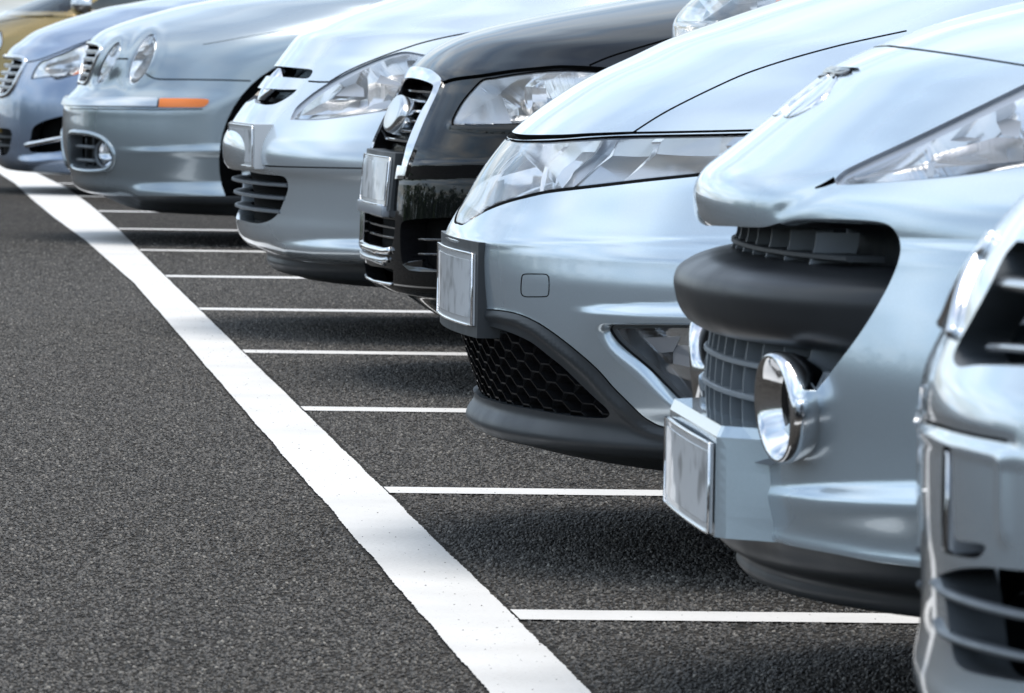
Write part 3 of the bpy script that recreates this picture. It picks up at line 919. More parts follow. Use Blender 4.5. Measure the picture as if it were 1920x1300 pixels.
# loose-looking stones of the surface dressing: real chips where the photo resolves them
def chips():
    st = []
    for k in range(4):
        bm = bmesh.new(); bmesh.ops.create_icosphere(bm, subdivisions=1, radius=1.0); r3 = random.Random(k)
        for v in bm.verts: v.co *= r3.uniform(0.7, 1.15)
        me = bpy.data.meshes.new('chip'); bm.to_mesh(me); bm.free(); me.materials.append(M['chip'])
        o = bpy.data.objects.new('chip', me); st.append(o)
    cl = bpy.data.collections.new('chip_shapes')
    for o in st: cl.objects.link(o)
    # patches of open ground between the paint
    V = []; F = []
    def quad(a, b, c_, d):
        o = len(V); V.extend([(*a[:2], 0.0), (*b[:2], 0.0), (*c_[:2], 0.0), (*d[:2], 0.0)]); F.append((o, o + 1, o + 2, o + 3))
    La = np.array(Lg); Ra = np.array(Rg)
    ys = np.arange(5.5, 25.0, 0.5)
    for y0, y1 in zip(ys[:-1], ys[1:]):
        xa, xb = np.interp([y0, y1], La[:, 1], La[:, 0]) - 0.008
        e0, e1 = (max(-0.30, 0.0165 * y - 0.35) for y in (y0, y1))
        quad((e0, y0), (xa, y0), (xb, y1), (e1, y1))
        quad((e0 - 0.9, y0), (e0, y0), (e1, y1), (e1 - 0.9, y1))
    tn = math.tan(math.radians(-2.6))
    for k in range(len(ROWY) - 1):
        if ROWY[k] > 24: break
        for x0, x1 in [(0, 1.25), (1.25, 2.4)]:
            def bound(x, kk, s): return ROWY[kk] + (x - 0.95) * tn + s * 0.082
            xs0 = x0 if x0 > 0 else None
            pts = []
            a = (np.interp(ROWY[k], Ra[:, 1], Ra[:, 0]) + 0.010 if xs0 is None else x0); d = (np.interp(ROWY[k + 1], Ra[:, 1], Ra[:, 0]) + 0.010 if xs0 is None else x0)
            quad((a, bound(a, k, 1)), (x1, bound(x1, k, 1)), (x1, bound(x1, k + 1, -1)), (d, bound(d, k + 1, -1)))
    o = mesh_obj('asphalt_chippings', V, F, M['asphalt'], smooth=False); o.location.z = 0.0006
    tag(o, 'coarse grey stone chips of the asphalt surface', 'stone chips', kind='stuff')
    # thin out towards the edges of the resolved area so no border shows
    at = o.data.attributes.new('dens', 'FLOAT', 'POINT')
    for i, v in enumerate(o.data.vertices):
        x, y = v.co.x, v.co.y; e = max(-0.30, 0.0165 * y - 0.35)
        at.data[i].value = float(np.clip((x - e + 0.9) / 0.9, 0, 1) * np.clip((26.0 - y) / 8.0, 0, 1) * np.clip((2.6 - x) / 0.6, 0, 1))
    scatter(o, cl, 11500, 0.0016, 0.0044)
    # bare stones wearing through the paint
    V = []; F = []
    for y0, y1 in zip(ys[:-1], ys[1:]):
        a0, a1 = np.interp([y0, y1], La[:, 1], La[:, 0]); b0, b1 = np.interp([y0, y1], Ra[:, 1], Ra[:, 0]); quad((a0, y0), (b0, y0), (b1, y1), (a1, y1))
    for k in range(8):
        for j in range(2): quad((0.96 + j * 0.5, ROWY[k] + (j * 0.5) * tn - 0.072), (1.46 + j * 0.5, ROWY[k] + (j * 0.5 + 0.5) * tn - 0.072), (1.46 + j * 0.5, ROWY[k] + (j * 0.5 + 0.5) * tn + 0.072), (0.96 + j * 0.5, ROWY[k] + j * 0.5 * tn + 0.072))
    w = mesh_obj('worn_chippings', V, F, M['asphalt'], smooth=False); w.location.z = 0.0022
    tag(w, 'dark stone chips showing through worn white paint', 'stone chips', kind='stuff')
    at = w.data.attributes.new('dens', 'FLOAT', 'POINT'); at.data.foreach_set('value', [1.0] * len(w.data.vertices))
    scatter(w, cl, 300, 0.0005, 0.0023)

def scatter(o, cl, dens, smin, smax):
    ng = bpy.data.node_groups.new('chips', 'GeometryNodeTree'); N = ng.nodes; L = ng.links
    ng.interface.new_socket('Geometry', in_out='INPUT', socket_type='NodeSocketGeometry'); ng.interface.new_socket('Geometry', in_out='OUTPUT', socket_type='NodeSocketGeometry')
    gi = N.new('NodeGroupInput'); go = N.new('NodeGroupOutput')
    dp = N.new('GeometryNodeDistributePointsOnFaces'); dp.inputs['Density'].default_value = dens
    na = N.new('GeometryNodeInputNamedAttribute'); na.data_type = 'FLOAT'; na.inputs[0].default_value = 'dens'
    mm = N.new('ShaderNodeMath'); mm.operation = 'MULTIPLY'; mm.inputs[1].default_value = dens; L.new(na.outputs[0], mm.inputs[0]); L.new(mm.outputs[0], dp.inputs['Density'])
    ip = N.new('GeometryNodeInstanceOnPoints'); ci = N.new('GeometryNodeCollectionInfo'); ci.inputs[0].default_value = cl
    ci.inputs['Separate Children'].default_value = True; ci.inputs['Reset Children'].default_value = True
    ip.inputs['Pick Instance'].default_value = True
    rv = N.new('FunctionNodeRandomValue'); rv.data_type = 'FLOAT_VECTOR'; rv.inputs[1].default_value = (6.28, 6.28, 6.28)
    rs = N.new('FunctionNodeRandomValue'); rs.data_type = 'FLOAT'; rs.inputs[2].default_value = smin; rs.inputs[3].default_value = smax
    L.new(gi.outputs[0], dp.inputs[0]); L.new(dp.outputs['Points'], ip.inputs['Points']); L.new(ci.outputs[0], ip.inputs['Instance'])
    L.new(rv.outputs[0], ip.inputs['Rotation']); L.new(rs.outputs[1], ip.inputs['Scale'])
    jg = N.new('GeometryNodeJoinGeometry'); L.new(ip.outputs[0], jg.inputs[0]); L.new(jg.outputs[0], go.inputs[0])
    md = o.modifiers.new('chips', 'NODES'); md.node_group = ng

def chip_mat():
    m, t, b = new_mat('stone_chip')
    oi = t.nodes.new('ShaderNodeObjectInfo'); r1 = t.nodes.new('ShaderNodeValToRGB'); e = r1.color_ramp.elements
    e[0].position = 0.0; e[0].color = (0.034, 0.031, 0.028, 1); e[1].position = 1.0; e[1].color = (0.25, 0.23, 0.20, 1)
    k = e.new(0.6); k.color = (0.074, 0.067, 0.059, 1)
    k = e.new(0.93); k.color = (0.115, 0.105, 0.092, 1)
    t.links.new(oi.outputs['Random'], r1.inputs[0]); t.links.new(r1.outputs[0], b.inputs['Base Color'])
    b.inputs['Roughness'].default_value = 0.6
    return m
M['chip'] = chip_mat(); chips()

# ================================================================== nearest car, cut off by the right edge
SILVER_A = paint('silver_paint_near', (0.61, 0.70, 0.77))
def build_A():
    rows = [('m', 0.45, 0.17, 0.84, 0.7, 2.4), (1850, 1480, 0.85, 0.66, 2.4), (1775, 1400, 0.87, 0.64, 2.4), (1748, 1330, 0.88, 0.62, 2.4), (1727, 1292, 0.885, 0.62, 2.4), (1713, 1262, 0.89, 0.62, 2.4), (1711, 1238, 0.89, 0.62, 2.4), (1719, 1198, 0.89, 0.62, 2.4), (1726, 1150, 0.89, 0.62, 2.4), (1726, 1080, 0.89, 0.62, 2.4),
            (1724, 1030, 0.89, 0.62, 2.4), (1719, 980, 0.89, 0.62, 2.4), (1717, 900, 0.89, 0.62, 2.4), (1719, 800, 0.89, 0.63, 2.4), (1721, 760, 0.89, 0.64, 2.4), (1725, 720, 0.89, 0.65, 2.4), (1734, 685, 0.89, 0.66, 2.4), (1750, 650, 0.888, 0.68, 2.4), (1778, 594, 0.886, 0.70, 2.4), (1795, 545, 0.884, 0.72, 2.4),
            (1815, 500, 0.88, 0.75, 2.4), (1841, 461, 0.875, 0.80, 2.4), (1863, 430, 0.87, 0.85, 2.4), (1890, 398, 0.86, 0.92, 2.4), (1935, 350, 0.85, 1.0, 2.4), (2000, 295, 0.84, 1.05, 2.4), (2120, 215, 0.82, 1.08, 2.45), (2300, 130, 0.80, 1.08, 2.5), (2520, 60, 0.79, 1.05, 2.5)]
    c = Car('parked_car', 5.30, -7.6, rows, length=4.4, ds=0.006, ncol=110, cabin=(1.14, 1.40, 0.66, 0.75), tailp=(0.35, 0.08, 0.77, 0.95, 1.46),
            label='silver car cropped by the right edge, nearest and out of focus with chrome grille edge')
    c.band([(1740, 795), (1788, 812), (1889, 833)], 9, -0.006)
    c.band([(1728, 812), (1788, 836), (1880, 857), (1990, 875)], 9, 0.0035)
    c.band([(1880, 858), (1881, 940), (1884, 1010)], 10, 0.0035)
    c.begin()
    # upper grille
    up = catmull([(1906, 452, 1), (1884, 478), (1856, 535), (1822, 598), (1796, 645), (1787, 672), (1797, 688), (1834, 685), (1920, 688), (2050, 700, 1), (2080, 560, 1), (2050, 460, 1)], True, 5)
    p = c.cut(up); g = c.walls('grille', p, 0.08, M['grey_plastic'], vec=(0.05, 0.05, 0), mirror='copy', smooth=False); c.patch('grille_back', p, M['void'], off=-0.10, mirror='copy', parent=g)
    for (a, b, r, mt) in (((1862, 509), (2060, 528), 0.0075, 'satin'), ((1829, 634), (2060, 652), 0.004, 'satin')):
        L = [c.surf(a[0] + (b[0] - a[0]) * t, a[1] + (b[1] - a[1]) * t, -0.02)[0] for t in np.linspace(0, 1, 10)]
        c.part('slat', *tube_geo(L, r, 8, flat=2.5), M[mt], parent=g, mirror='copy')
    c.trim([(1866, 443), (1846, 470), (1822, 512), (1806, 556), (1796, 600), (1790, 628)], 0.0058, M['chrome'], 'chrome_strip', off=0.003, mirror='copy', parent=g)
    # seam above the plate
    c.groove([(1738, 790), (1762, 799), (1788, 807), (1830, 817), (1889, 828)], 7, 0.012)
    # plate pocket
    pk = catmull([(1769, 838), (1782, 842), (1785, 900), (1789, 1000), (1795, 1014), (1846, 1022), (1834, 1046), (1800, 1044), (1768, 1030)], True, 4)
    p = c.cut(pk); k = c.walls('plate_pocket', p, 0.05, M['void'], mirror='copy', smooth=False); c.patch('pocket_back', p, M['void'], off=-0.05, mirror='copy', parent=k)
    zt = c.at(1760, 842, -0.20).z; zb = c.at(1760, 1022, -0.20).z
    c.plate(-0.26, 0.26, zt, zb, (c.at(1764, 925, -0.26).x + c.at(1724, 900, 0.26).x) / 2, bulge=0.006, holder=M['bezel_grey'], hpad=(0.006, 0.004), depth=0.03)
    # lower intake
    lo = catmull([(1760, 1078, 1), (1770, 1110), (1777, 1160), (1783, 1205), (1791, 1240), (1812, 1258), (1860, 1270), (1920, 1280), (2100, 1300, 1), (2100, 1075, 1), (1920, 1070), (1850, 1064), (1800, 1066)], True, 5)
    p = c.cut(lo); lg = c.walls('lower_grille', p, 0.05, M['grey_plastic'], mirror='copy', smooth=False); c.patch('grille_back', p, M['void'], off=-0.07, mirror='copy', parent=lg)
    for pts in ([(1754, 1092), (1772, 1112), (1810, 1128), (1860, 1143), (1920, 1157), (2060, 1180)], [(1759, 1165), (1770, 1188), (1810, 1206), (1860, 1220), (1920, 1234), (2060, 1258)]):
        L = [c.surf(*q, -0.004)[0] for q in catmull(pts, False, 4)]
        c.part('slat', *tube_geo(L, 0.0045, 8, flat=2.2), M['grey_plastic'], parent=lg, mirror='copy')
    # lower lip darker below the silver
    tr = catmull([(1700, 1330, 1), (1800, 1345), (1920, 1370), (2200, 1400, 1), (2800, 1420, 1), (2800, 1900, 1), (1700, 1900, 1)], True, 4)
    tp = c.cut(tr); c.patch('lower_valance', tp, M['plastic'], off=-0.003, mirror='join')
    c.flush_gaps(); c.arch(0.93, 0.36, 0.32); c.wheels(0.93); c.body(SILVER_A)

# ================================================================== silver saloon with the wide dark mouth
SILVER_B = paint('silver_paint_saloon', (0.58, 0.68, 0.75))
def build_B():
    rows = [('m', 0.55, 0.17, 0.74, 0.8, 2.3), (1450, 1075, 0.74, 0.75, 2.3), (1385, 1060, 0.75, 0.72, 2.3), (1376, 1046, 0.75, 0.72, 2.3), (1378, 1028, 0.76, 0.72, 2.3), (1352, 1012, 0.82, 0.70, 2.3), (1338, 996, 0.85, 0.70, 2.3),
            (1330, 970, 0.87, 0.70, 2.3), (1325, 930, 0.875, 0.70, 2.3), (1322, 880, 0.88, 0.70, 2.3), (1320, 820, 0.88, 0.70, 2.3), (1316, 760, 0.88, 0.70, 2.3), (1300, 650, 0.88, 0.72, 2.3), (1305, 540, 0.885, 0.74, 2.25), (1312, 450, 0.885, 0.76, 2.2),
            (1313, 422, 0.885, 0.78, 2.2), (1305, 408, 0.885, 0.80, 2.15), (1300, 385, 0.885, 0.82, 2.15), (1302, 350, 0.885, 0.85, 2.15), (1314, 324, 0.883, 0.88, 2.15), (1357, 286, 0.88, 0.92, 2.2), (1391, 260, 0.878, 0.95, 2.2), (1448, 215, 0.872, 1.0, 2.25),
            (1505, 169, 0.865, 1.05, 2.3), (1550, 133, 0.86, 1.08, 2.3), (1603, 104, 0.85, 1.1, 2.35), (1662, 79, 0.84, 1.12, 2.4), (1740, 50, 0.825, 1.12, 2.4), (1830, 24, 0.81, 1.12, 2.4), (1960, -6, 0.795, 1.1, 2.45), (2120, -36, 0.78, 1.05, 2.5)]
    c = Car('parked_car', 7.76, -1.2, rows, length=4.4, ds=0.005, ncol=130, cabin=(1.10, 1.38, 0.66, 0.75), tailp=(0.32, 0.05, 0.77, 0.95, 1.43),
            label='silver car with gaping mouth grille, matt black bumper bulge and chrome ringed fog light')
    c.ledge([(1365, 914), (1450, 911), (1550, 905), (1640, 902), (1710, 901), (2100, 900)], [(1365, 916), (1450, 928), (1550, 939), (1640, 944), (1710, 946), (2100, 950)], 0.016, 45, fade=120)
    c.band([(1395, 990), (1485, 1018), (1565, 1033), (1638, 1047), (1721, 1058), (2000, 1080)], 14, 0.004)
    # snout: a soft valley between the centre snout and the wing over the lamp
    c.band([(1462, 396), (1505, 374), (1560, 345)], 13, -0.0022)
    c.begin()
    # headlight
    hp = catmull([(1571, 347), (1566, 336), (1590, 316), (1724, 253), (1920, 158), (2080, 80), (2200, 40, 1), (2240, 80), (2200, 230), (2100, 285), (1920, 313), (1796, 331), (1677, 341)], True, 6)
    inn = catmull([(1583, 341), (1579, 336), (1598, 326), (1724, 270), (1920, 177), (2080, 98), (2190, 62, 1), (2220, 90), (2185, 222), (2090, 277), (1920, 306), (1796, 325), (1677, 336)], True, 6)
    h = lamp(c, hp, depth=0.10, inner=inn, ringmat='bezel_grey')
    for poly, d, mt in [([(1600, 336), (1740, 318), (1738, 262), (1650, 303)], 0.07, 'white_bezel'), ([(1745, 262), (1800, 255), (1920, 260), (1920, 302), (1748, 316)], 0.06, 'white_bezel'),
                        ([(1745, 300), (1735, 330), (1750, 331), (1756, 302)], 0.02, 'satin'), ([(1862, 215), (1915, 228), (1912, 258), (1880, 254)], 0.03, 'bezel_grey'),
                        ([(1750, 252), (1820, 258), (1840, 262), (1810, 266), (1748, 262)], 0.045, 'bezel_grey'), ([(1600, 334), (1745, 305), (1745, 309), (1605, 338)], 0.02, 'bezel_grey'), ([(1750, 306), (1795, 310), (1750, 312)], 0.02, 'bezel_grey')]:
        c.inset_plate(poly, d, M[mt], 'lamp_blade', parent=h)
    c.groove([(1528, 353), (1545, 347), (1566, 337)], 3, 0.012, w2=12)
    # hood leading edge
    c.groove([(1640, 84), (1662, 86), (1720, 93), (1800, 104), (1920, 123), (2050, 145)], 3.6, 0.006)
    # mouth
    mouth = catmull([(1240, 424), (1310, 423), (1373, 425), (1430, 426), (1462, 418), (1490, 411), (1552, 410), (1636, 414), (1667, 422), (1684, 442), (1689, 470), (1680, 505), (1658, 552), (1622, 612), (1588, 660), (1556, 702), (1530, 734), (1512, 760), (1484, 792), (1440, 826), (1400, 822), (1350, 806), (1300, 788), (1240, 770, 1)], True, 5)
    mi = inset(mouth, 7); 
    mp = c.cut(mouth)
    # lip of the mouth rolls inwards
    i0, i1 = 5 * 4, 5 * 19
    o_ = mouth[i0:i1]; i_ = mi[i0:i1]; n = len(o_); V = []; F = []
    for s in range(5):
        t = s / 4
        for a, b in zip(o_, i_):
            pa, na = c.surf(*a); pb, nb = c.surf(*b); q = pa.lerp(pb, t); V.append(q - na * 0.022 * (1 - math.sqrt(max(0, 1 - t * t))))
    for s in range(4):
        for j in range(n - 1): F.append((s * n + j, s * n + j + 1, (s + 1) * n + j + 1, (s + 1) * n + j))
    c.part('mouth_lip', V, F, SILVER_B, mirror='copy')
    V = mp['V'].copy(); a = np.clip((-V[:, 1] - 0.45) / 0.25, 0, 1); V[:, 0] += 0.20 * (1 - a) + 0.05 * a; V[:, 1] += 0.03 * a
    gm = c.part('mouth_lining', V, mp['F'], M['grey_plastic'], N=mp['N'], mirror='join')
    V2 = list(map(tuple, mp['V'])) + list(map(tuple, V)); k = len(mp['V'])
    c.part('mouth_edge', V2, [(a_, b_, b_ + k, a_ + k) for a_, b_ in mp['B']], M['plastic'], mirror='join', parent=gm, smooth=False)
    # bumper bulge
    V, F, xb = c.stack([(1440, 474, 0.52, 0.30, 2.4), (1375, 462, 0.55, 0.31, 2.4), (1330, 470, 0.57, 0.32, 2.35), (1290, 486, 0.585, 0.33, 2.3), (1270, 502, 0.595, 0.34, 2.3), (1263, 522, 0.60, 0.345, 2.3), (1265, 545, 0.60, 0.345, 2.3), (1277, 580, 0.60, 0.34, 2.3), (1292, 597, 0.595, 0.33, 2.3), (1312, 608, 0.585, 0.32, 2.3), (1345, 610, 0.57, 0.31, 2.3), (1440, 608, 0.54, 0.30, 2.3)], 60, 1.0, 8)
    c.part('bumper_bulge', V, F, M['bumper_black'], mirror='join', label='matt black bumper bulge across the mouth')
    # upper grille: fins and one cross bar
    V, F, xu = c.stack([(1378, 424, 0.60, 0.26, 2.3), (1370, 450, 0.60, 0.26, 2.3), (1362, 475, 0.60, 0.26, 2.3), (1358, 500, 0.60, 0.26, 2.3)], 10)
    z0 = c.row_at(1360, 500, 0.6, 0.26, 2.3)[1]; z1 = c.row_at(1374, 424, 0.6, 0.26, 2.3)[1]; zb = c.row_at(1366, 448, 0.6, 0.26, 2.3)[1]
    ug = c.bar(zb, -0.46, 0.46, 0.008, 0.05, 0.0, M['plastic'], 'upper_grille', n=40, xfun=xu)
    for y in np.arange(-0.368, 0.37, 0.092): c.fin(y, z0 - 0.02, z1 + 0.012, xu, 0.055, 0.006, M['fin_grey'], 'fin', parent=ug, inn=0.004)
    # lower grille
    V, F, xl = c.stack([(1330, 606, 0.60, 0.30, 2.3), (1324, 650, 0.60, 0.30, 2.3), (1319, 720, 0.60, 0.30, 2.3), (1321, 780, 0.60, 0.30, 2.3), (1326, 830, 0.60, 0.30, 2.3)], 10)
    zt = c.row_at(1328, 608, 0.6, 0.3, 2.3)[1]; zl = c.row_at(1326, 812, 0.6, 0.3, 2.3)[1]
    zz = [c.row_at(1322, v, 0.6, 0.3, 2.3)[1] for v in (650, 708, 764)]
    lg = c.bar(zz[0], -0.5, 0.5, 0.0075, 0.03, -0.003, M['fin_grey'], 'lower_grille', n=40, xfun=xl)
    for z in zz[1:]: c.bar(z, -0.5, 0.5, 0.0075, 0.03, -0.003, M['fin_grey'], 'cross_bar', parent=lg, n=40, xfun=xl)
    for y in np.arange(-0.49, 0.50, 0.07): c.fin(y, zl, zt, xl, 0.045, 0.0065, M['fin_grey'], 'fin', parent=lg, inn=0.002)
    V, F, xs = c.stack([(1350, 800, 0.62, 0.31, 2.3), (1318, 806, 0.62, 0.32, 2.3), (1300, 815, 0.64, 0.33, 2.3)], 40, 0.36)
    c.part('grille_sill', V, F, M['plastic'], mirror='join')
    # chrome ringed fog lamps
    p0 = c.at(1450, 766, -0.43)
    prof = [(0.030, 0.044), (0.022, 0.050), (0.006, 0.058), (0.0, 0.064), (-0.002, 0.067), (0.002, 0.0705), (0.012, 0.072), (0.03, 0.069), (0.055, 0.058), (0.07, 0.045)]
    for sy in (-1, 1):
        Rz = Matrix.Rotation(math.radians(12) * -sy, 3, 'Z') @ Matrix.Rotation(math.radians(-5), 3, 'Y')
        loc = Vector((p0.x, p0.y if sy < 0 else -p0.y, p0.z))
        fg = c.part('fog_light', *xform(lathe_geo(prof, 48), loc, Rz), M['chrome'])
        c.part('bezel', *xform(lathe_geo([(0.032, 0.054), (0.027, 0.046), (0.032, 0.036)], 40), loc, Rz), M['gloss_black'], parent=fg)
        c.part('lens', *xform(lathe_geo([(0.026, 0.0005), (0.028, 0.02), (0.034, 0.043)], 40), loc, Rz), M['lens_soft'], parent=fg)
        c.part('reflector', *xform(lathe_geo([(0.075, 0.0005), (0.065, 0.02), (0.036, 0.043)], 40), loc, Rz), M['satin'], parent=fg)
    # plate plinth
    pn = c.at(1329, 915, -0.262); pf = c.at(1250, 870, 0.262); xc = (pn.x + pf.x) / 2
    zt = c.at(1327, 832, -0.262).z; zb = c.at(1333, 1000, -0.262).z
    xp = xc + 0.006; 
    zA, zB = zt + 0.024, zb - 0.004; m = 11; g = []; F = []
    zs = [zA + (zB - zA) * k / (m - 1) for k in range(m)]
    colsP = []
    for k, z in enumerate(zs):
        t = k / (m - 1); yb = 0.335 + 0.02 * t; xb_ = c.xf(yb, z) + 0.014; row = []
        rim = 0.006 if k == 0 else 0.0
        row += [(xp + rim, 0.0), (xp + rim, 0.15), (xp + rim, 0.274), (xp + 0.004 + rim, 0.281), (xp + 0.012 + rim, 0.287 + 0.008 * t)]
        p0_, p3_ = row[-1], (xb_ - 0.003, yb)
        for s in (0.25, 0.5, 0.75, 1.0):
            yy_ = p0_[1] + (p3_[1] - p0_[1]) * s; row.append((p0_[0] + (p3_[0] - p0_[0]) * s, yy_))
        row.append((xb_ + 0.02, yb + 0.02)); colsP.append(row)
    nn_ = len(colsP[0])
    for k, row in enumerate(colsP):
        for (x, y) in row: g.append((x, -y, zs[k]))
    F = [(k * nn_ + i, k * nn_ + i + 1, (k + 1) * nn_ + i + 1, (k + 1) * nn_ + i) for k in range(m - 1) for i in range(nn_ - 1)]
    # sloping top shelf back to the grille
    n0 = len(g); g += [(x + 0.16, y * 0.92, zs[0] + 0.012) for x, y, z in g[:nn_]]; F += [(i, n0 + i, n0 + i + 1, i + 1) for i in range(nn_ - 1)]
    pl = c.part('plate_plinth', g, F, SILVER_B, mirror='join', smooth=False)
    c.plate(-0.262, 0.262, zt, zb, xc - 0.004, holder=None, bulge=0.004)
    # lower valance
    tr = catmull([(1240, 985), (1330, 986), (1383, 993), (1430, 1008), (1485, 1024), (1565, 1039), (1638, 1053), (1721, 1064), (1900, 1086), (2300, 1112), (2700, 1130, 1), (2700, 1500, 1), (1240, 1500, 1)], True, 4)
    tp = c.cut(tr); c.patch('lower_valance', tp, M['plastic'], off=-0.003, mirror='join')
    # emblem on the snout, seen edge on
    em = c.applique(catmull([(1449, 217), (1478, 191), (1518, 160), (1546, 141), (1555, 142), (1524, 165), (1484, 195), (1458, 217)], True, 4), 0.0022, M['chrome'], 'emblem', mirror='join', smooth=True, inset_px=1.5)
    for pl in ([(1549, 132), (1562, 128), (1597, 134), (1584, 141), (1562, 142)],):
        c.applique(catmull(pl, True, 4), 0.0042, M['gloss_black'], 'emblem_recess', mirror='copy', parent=em, inset_px=1)
    c.flush_gaps(); c.arch(1.0, 0.36, 0.32); c.wheels(1.0); c.body(SILVER_B)
    return c

# ================================================================== silver hatchback with honeycomb grille
SILVER_C = paint('silver_paint_hatchback', (0.60, 0.69, 0.76))
def lamp(car, poly, gap=5.0, depth=0.075, back=None, lens='lens', name='headlight', ringmat='void', inner=None):
    """a lens cut from the skin itself, a dark seam round it and a housing behind"""
    inner = inset(poly, gap) if inner is None else inner
    lp = car.cut(inner); rp_ = car.cut(poly)
    h = car.patch(name, lp, M[lens], off=-0.001, mirror='copy')
    so = 0.012 if ringmat == 'void' else 0.005
    car.patch('seal', rp_, M[ringmat], off=-so, mirror='copy', parent=h)
    car.walls('seal_edge', rp_, so + 0.002, M['void' if ringmat == 'void' else 'bezel_grey'], mirror='copy', parent=h, smooth=False)
    z = lp['V'][:, 2]; t = (z - z.min()) / max(z.max() - z.min(), 1e-6)
    V = lp['V'] - lp['N'] * (depth * (0.30 + 1.3 * t))[:, None]
    NN = lp['N'] + np.array([0, 0, 1.1]); NN /= np.linalg.norm(NN, axis=1, keepdims=True)
    car.part('reflector', V, lp['F'], M[back or 'reflector'], N=NN, mirror='copy', parent=h)
    k = len(V); V2 = np.concatenate([lp['V'] - lp['N'] * 0.004, V])
    car.part('housing', V2, [(a, b, b + k, a + k) for a, b in lp['B']], M['white_bezel'], mirror='copy', parent=h, smooth=False)
    return h

def build_C():
    W = 0.87
    rows = [('m', 0.42, 0.165, 0.80, 0.85, 2.3), ('m', 0.25, 0.165, 0.81, 0.85, 2.3), (930, 806, 0.82, 0.80, 2.3), (884, 792, 0.83, 0.75, 2.25), (873, 776, 0.835, 0.74, 2.25), (876, 764, 0.835, 0.74, 2.25),
            (888, 745, 0.84, 0.74, 2.3), (876, 705, 0.845, 0.74, 2.35), (862, 660, 0.85, 0.74, 2.35), (850, 620, 0.86, 0.74, 2.35), (840, 560, 0.87, 0.74, 2.35), (835, 500, 0.872, 0.74, 2.35), (834, 452, 0.872, 0.74, 2.3),
            (837, 432, 0.872, 0.76, 2.3), (848, 410, 0.872, 0.78, 2.3), (868, 378, 0.872, 0.78, 2.3), (894, 331, 0.87, 0.78, 2.3), (925, 286, 0.868, 0.80, 2.3), (957, 249, 0.864, 0.84, 2.3), (995, 216, 0.858, 0.90, 2.35),
            (1038, 185, 0.85, 0.95, 2.4), (1082, 157, 0.84, 1.0, 2.4), (1125, 134, 0.83, 1.04, 2.4), (1185, 106, 0.815, 1.06, 2.45), (1256, 73, 0.80, 1.08, 2.5), (1336, 44, 0.79, 1.08, 2.5), (1414, 17, 0.78, 1.06, 2.5), (1500, -11, 0.775, 1.02, 2.5)]
    c = Car('parked_car', 10.16, 1.2, rows, length=4.2, ds=0.0055, ncol=120, cabin=(1.12, 1.40, 0.66, 0.75), tailp=(0.30, 0.10, 0.765, 0.95, 1.45),
            label='pale silver hatchback with black honeycomb lower grille and slanted clear headlight')
    c.ledge([(1060, 580), (1100, 576), (1200, 571), (1290, 569), (1700, 566)], [(1060, 581), (1100, 583), (1200, 589), (1290, 592), (1700, 596)], 0.020, 45, fade=60)
    c.band([(834, 449), (870, 453), (950, 457), (1100, 456), (1300, 452), (1500, 448)], 4, 0.0022)
    c.band([(897, 590), (935, 593), (971, 601), (1004, 618), (1038, 644), (1075, 674), (1110, 706), (1140, 741), (1163, 764), (1195, 796), (1220, 810), (1260, 822), (1330, 832)], 8, 0.007)
    c.begin()
    # headlight
    hp = catmull([(950, 260), (971, 263), (1027, 263), (1066, 260.5), (1140, 255.5), (1200, 253.5), (1382, 250), (1480, 246.5, 1), (1505, 262), (1470, 305), (1400, 321), (1311, 331), (1214, 341), (1120, 352), (1084, 356), (1027, 363), (990, 371), (952, 381), (915, 395), (887, 411), (868, 422), (858, 420), (855, 407), (864, 381), (883, 347), (915, 304), (940, 268)], True, 4)
    inn = inset(hp, 4.0)
    inn[:, 1] = np.where((inn[:, 1] > 300) & (inn[:, 0] > 900), inn[:, 1] - 5, inn[:, 1])
    h = lamp(c, hp, depth=0.085, inner=inn)
    for poly, d, mt in [
        ([(1047, 340), (1041, 350), (1043, 335), (1055, 318), (1080, 298), (1107, 269), (1126, 276), (1110, 295), (1078, 318), (1070, 335), (1054, 354)], 0.035, 'white_bezel'),
        ([(1012, 360), (1015, 335), (1022, 312), (1028, 315), (1025, 335), (1019, 358)], 0.03, 'white_bezel'),
        ([(1050, 356), (1078, 320), (1150, 260), (1182, 258), (1120, 310), (1072, 355)], 0.055, 'bezel_grey'),
        ([(1075, 352), (1125, 310), (1190, 262), (1215, 262), (1228, 284), (1170, 340)], 0.07, 'satin'),
        ([(1168, 342), (1230, 290), (1262, 258), (1350, 256), (1356, 285), (1310, 326)], 0.06, 'satin'),
        ([(1218, 258), (1240, 260), (1239, 270), (1224, 272)], 0.03, 'white_bezel'),
        ([(1354, 255), (1390, 252), (1400, 285), (1368, 290)], 0.04, 'white_bezel'),
        ([(1028, 303), (1072, 262), (1082, 262), (1034, 303)], 0.03, 'white_bezel')]:
        c.inset_plate(poly, d, M[mt], 'lamp_blade', parent=h)
    # hood edge and fender seams
    c.groove([(944, 257), (957, 255), (980, 257.5), (1009, 257.5), (1060, 256), (1102, 253), (1194, 249)], 13, 0.014, w2=5)
    c.groove([(1189, 249.5), (1290, 247.5), (1400, 245), (1500, 242)], 4.5, 0.010)
    c.groove([(1188, 248), (1228, 222), (1267, 200), (1336, 166), (1399, 138), (1477, 112), (1580, 84), (1700, 58)], 3.2, 0.006)
    # tow eye cover
    tc_ = catmull([(977, 522), (981, 514), (1000, 513), (1024, 514), (1030, 521), (1030, 550), (1025, 557), (1000, 558), (982, 557), (976, 549)], True, 4)
    tin = inset(tc_, 2.2); a = c.cut(tin); b = c.cut(tc_); b['depth'] = 0.004; c.gaps.append(b)
    c.patch('tow_eye_cover', a, SILVER_C, mirror='copy')
